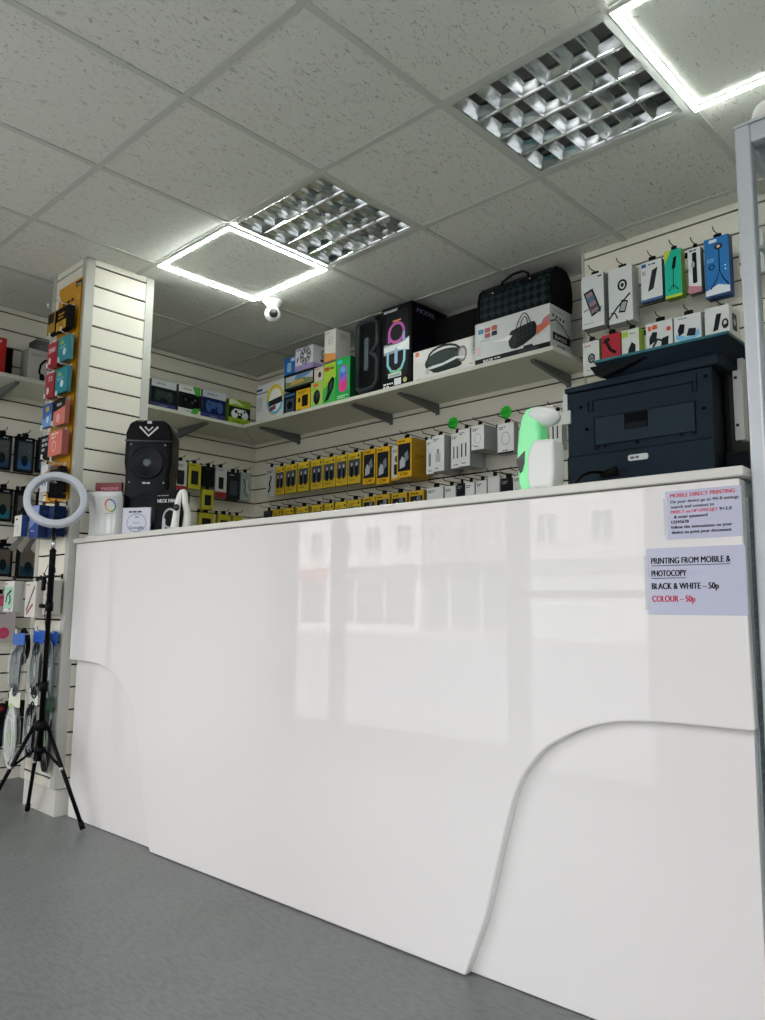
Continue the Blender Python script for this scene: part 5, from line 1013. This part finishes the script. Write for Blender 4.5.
k.hexa([A(-.03, .02, .0), A(.028, .02, .0), A(.028, .075, .0), A(-.03, .075, .0)], [A(-.03, .02, .01), A(.028, .02, .01), A(.028, .075, .01), A(-.03, .075, .01)], BLACK); k.build('phone_clamp', e)
k = MB(); k.tube([(.012, .0, 1.16), (.03, -.02, 1.12), (.032, .0, 1.09), (.012, .012, 1.07), (-.018, -.01, 1.1), (-.03, -.02, 1.06), (-.015, 0, 1.0), (.018, -.012, .96), (-.012, -.014, .9), (.014, -.012, .8), (.013, .0, .62)], .002, BLACK, 6); k.build('usb_cable', e)
k = MB(); k.box(-.03, -.012, -.03, -.014, .99, 1.05, BLACK); k.build('inline_remote', e, bevel=.003)

# ------------------------------------------------------------------ glass display cabinet at the right edge
CXL, CYF = -.5695, 1.737
CW_, CD_ = .7, .42; CT = 2.013
e = tag(empty('display_cabinet', (CXL, CYF, 0)), 'aluminium framed glass display cabinet beside the counter', 'cabinet')
AL = mat('#ccd4d8', .35, metal=.25, name='anodised_aluminium')
for x, y in ((0, 0), (CW_ - .034, 0), (0, CD_ - .034), (CW_ - .034, CD_ - .034)): k = MB(); k.rbox(x, x + .034, y, y + .034, .0, CT - .002, .006, AL, 4, 'z'); k.build('corner_post', e)
for x0, x1, y0, y1 in ((.034, CW_ - .034, .002, .032), (.034, CW_ - .034, CD_ - .032, CD_ - .002), (.002, .032, .034, CD_ - .034), (CW_ - .032, CW_ - .002, .034, CD_ - .034)):
    MB().box(x0, x1, y0, y1, CT - .045, CT - .001, AL).build('top_rail', e, bevel=.004); MB().box(x0, x1, y0, y1, .12, .16, AL).build('bottom_rail', e, bevel=.004)
MB().box(.0, CW_, .0, CD_, CT, CT + .006, AL).build('cabinet_roof', e)
MB().box(.034, CW_ - .034, .014, .019, .16, CT - .045, GLASS).build('front_glass', e); MB().box(.014, .019, .034, CD_ - .034, .16, CT - .045, GLASS).build('side_glass', e)
MB().box(.045, CW_ - .045, CD_ - .03, CD_ - .024, .16, CT - .045, mat('#aeb5b8', .3)).build('back_panel', e)
MB().box(.04, CW_ - .04, .04, CD_ - .04, .1, .135, mat('#c9ccca', .4)).build('cabinet_floor', e)
for z in (.52, .86, 1.18, 1.47, 1.74): MB().box(.022, CW_ - .022, .06, CD_ - .05, z, z + .008, mat('#bcd2cc', .08, alpha=.75, name='shelf_glass')).build('glass_shelf', e); 
for z in (1.4695, 1.7395, 1.1795): MB().box(.05, CW_ - .05, .052, .0595, z - .012, z + .008, mat('#dfe8ea', .4)).build('shelf_edge', e)
stock = [(.07, 1.1885, .11, .2, '#e3e6e8', 'white gadget box on the middle cabinet shelf'), (.07, 1.4785, .12, .12, '#20262c', 'black boxed gadget on the upper cabinet shelf'), (.07, 1.7485, .12, .15, '#2a3f74', 'blue boxed phone on the top cabinet shelf'), (.07, .8685, .12, .17, '#3a4650', 'dark boxed gadget lower in the cabinet'), (.07, .5285, .13, .2, '#c9d0d3', 'pale box low in the cabinet'),
         (.24, 1.1885, .12, .15, '#39424c', 'grey box beside the white one inside the cabinet'), (.24, 1.4785, .12, .16, '#d9dcdc', 'white box beside the black one inside the cabinet'), (.24, 1.7485, .12, .12, '#b8bfc2', 'pale grey box beside the blue one in the cabinet')]
for x, z, w, h, c_, lab in stock:
    carton('gadget_carton', lab, 'box', CXL + x, CXL + x + w, z, z + h, CYF + .09, .08, col=c_, side='#9aa2a6', spec=[('rr', w * .2, h * .25, w * .8, h * .75, .008, '#8b98a8'), ('bars', w * .1, h * .86, w * .5, 1, .008, '#5c6468')], group='boxes inside the glass cabinet')
# crumpled white roll on the cabinet roof
k = MB(); k.lathe([(.02, 0), (.055, .004), (.06, .03), (.052, .06), (.03, .07)], mat('#e2e2de', .7), 16); o = k.build('paper_roll', None, (CXL + .07, CYF + .09, CT + .0065)); tag(o, 'small white roll lying on top of the display cabinet', 'roll')
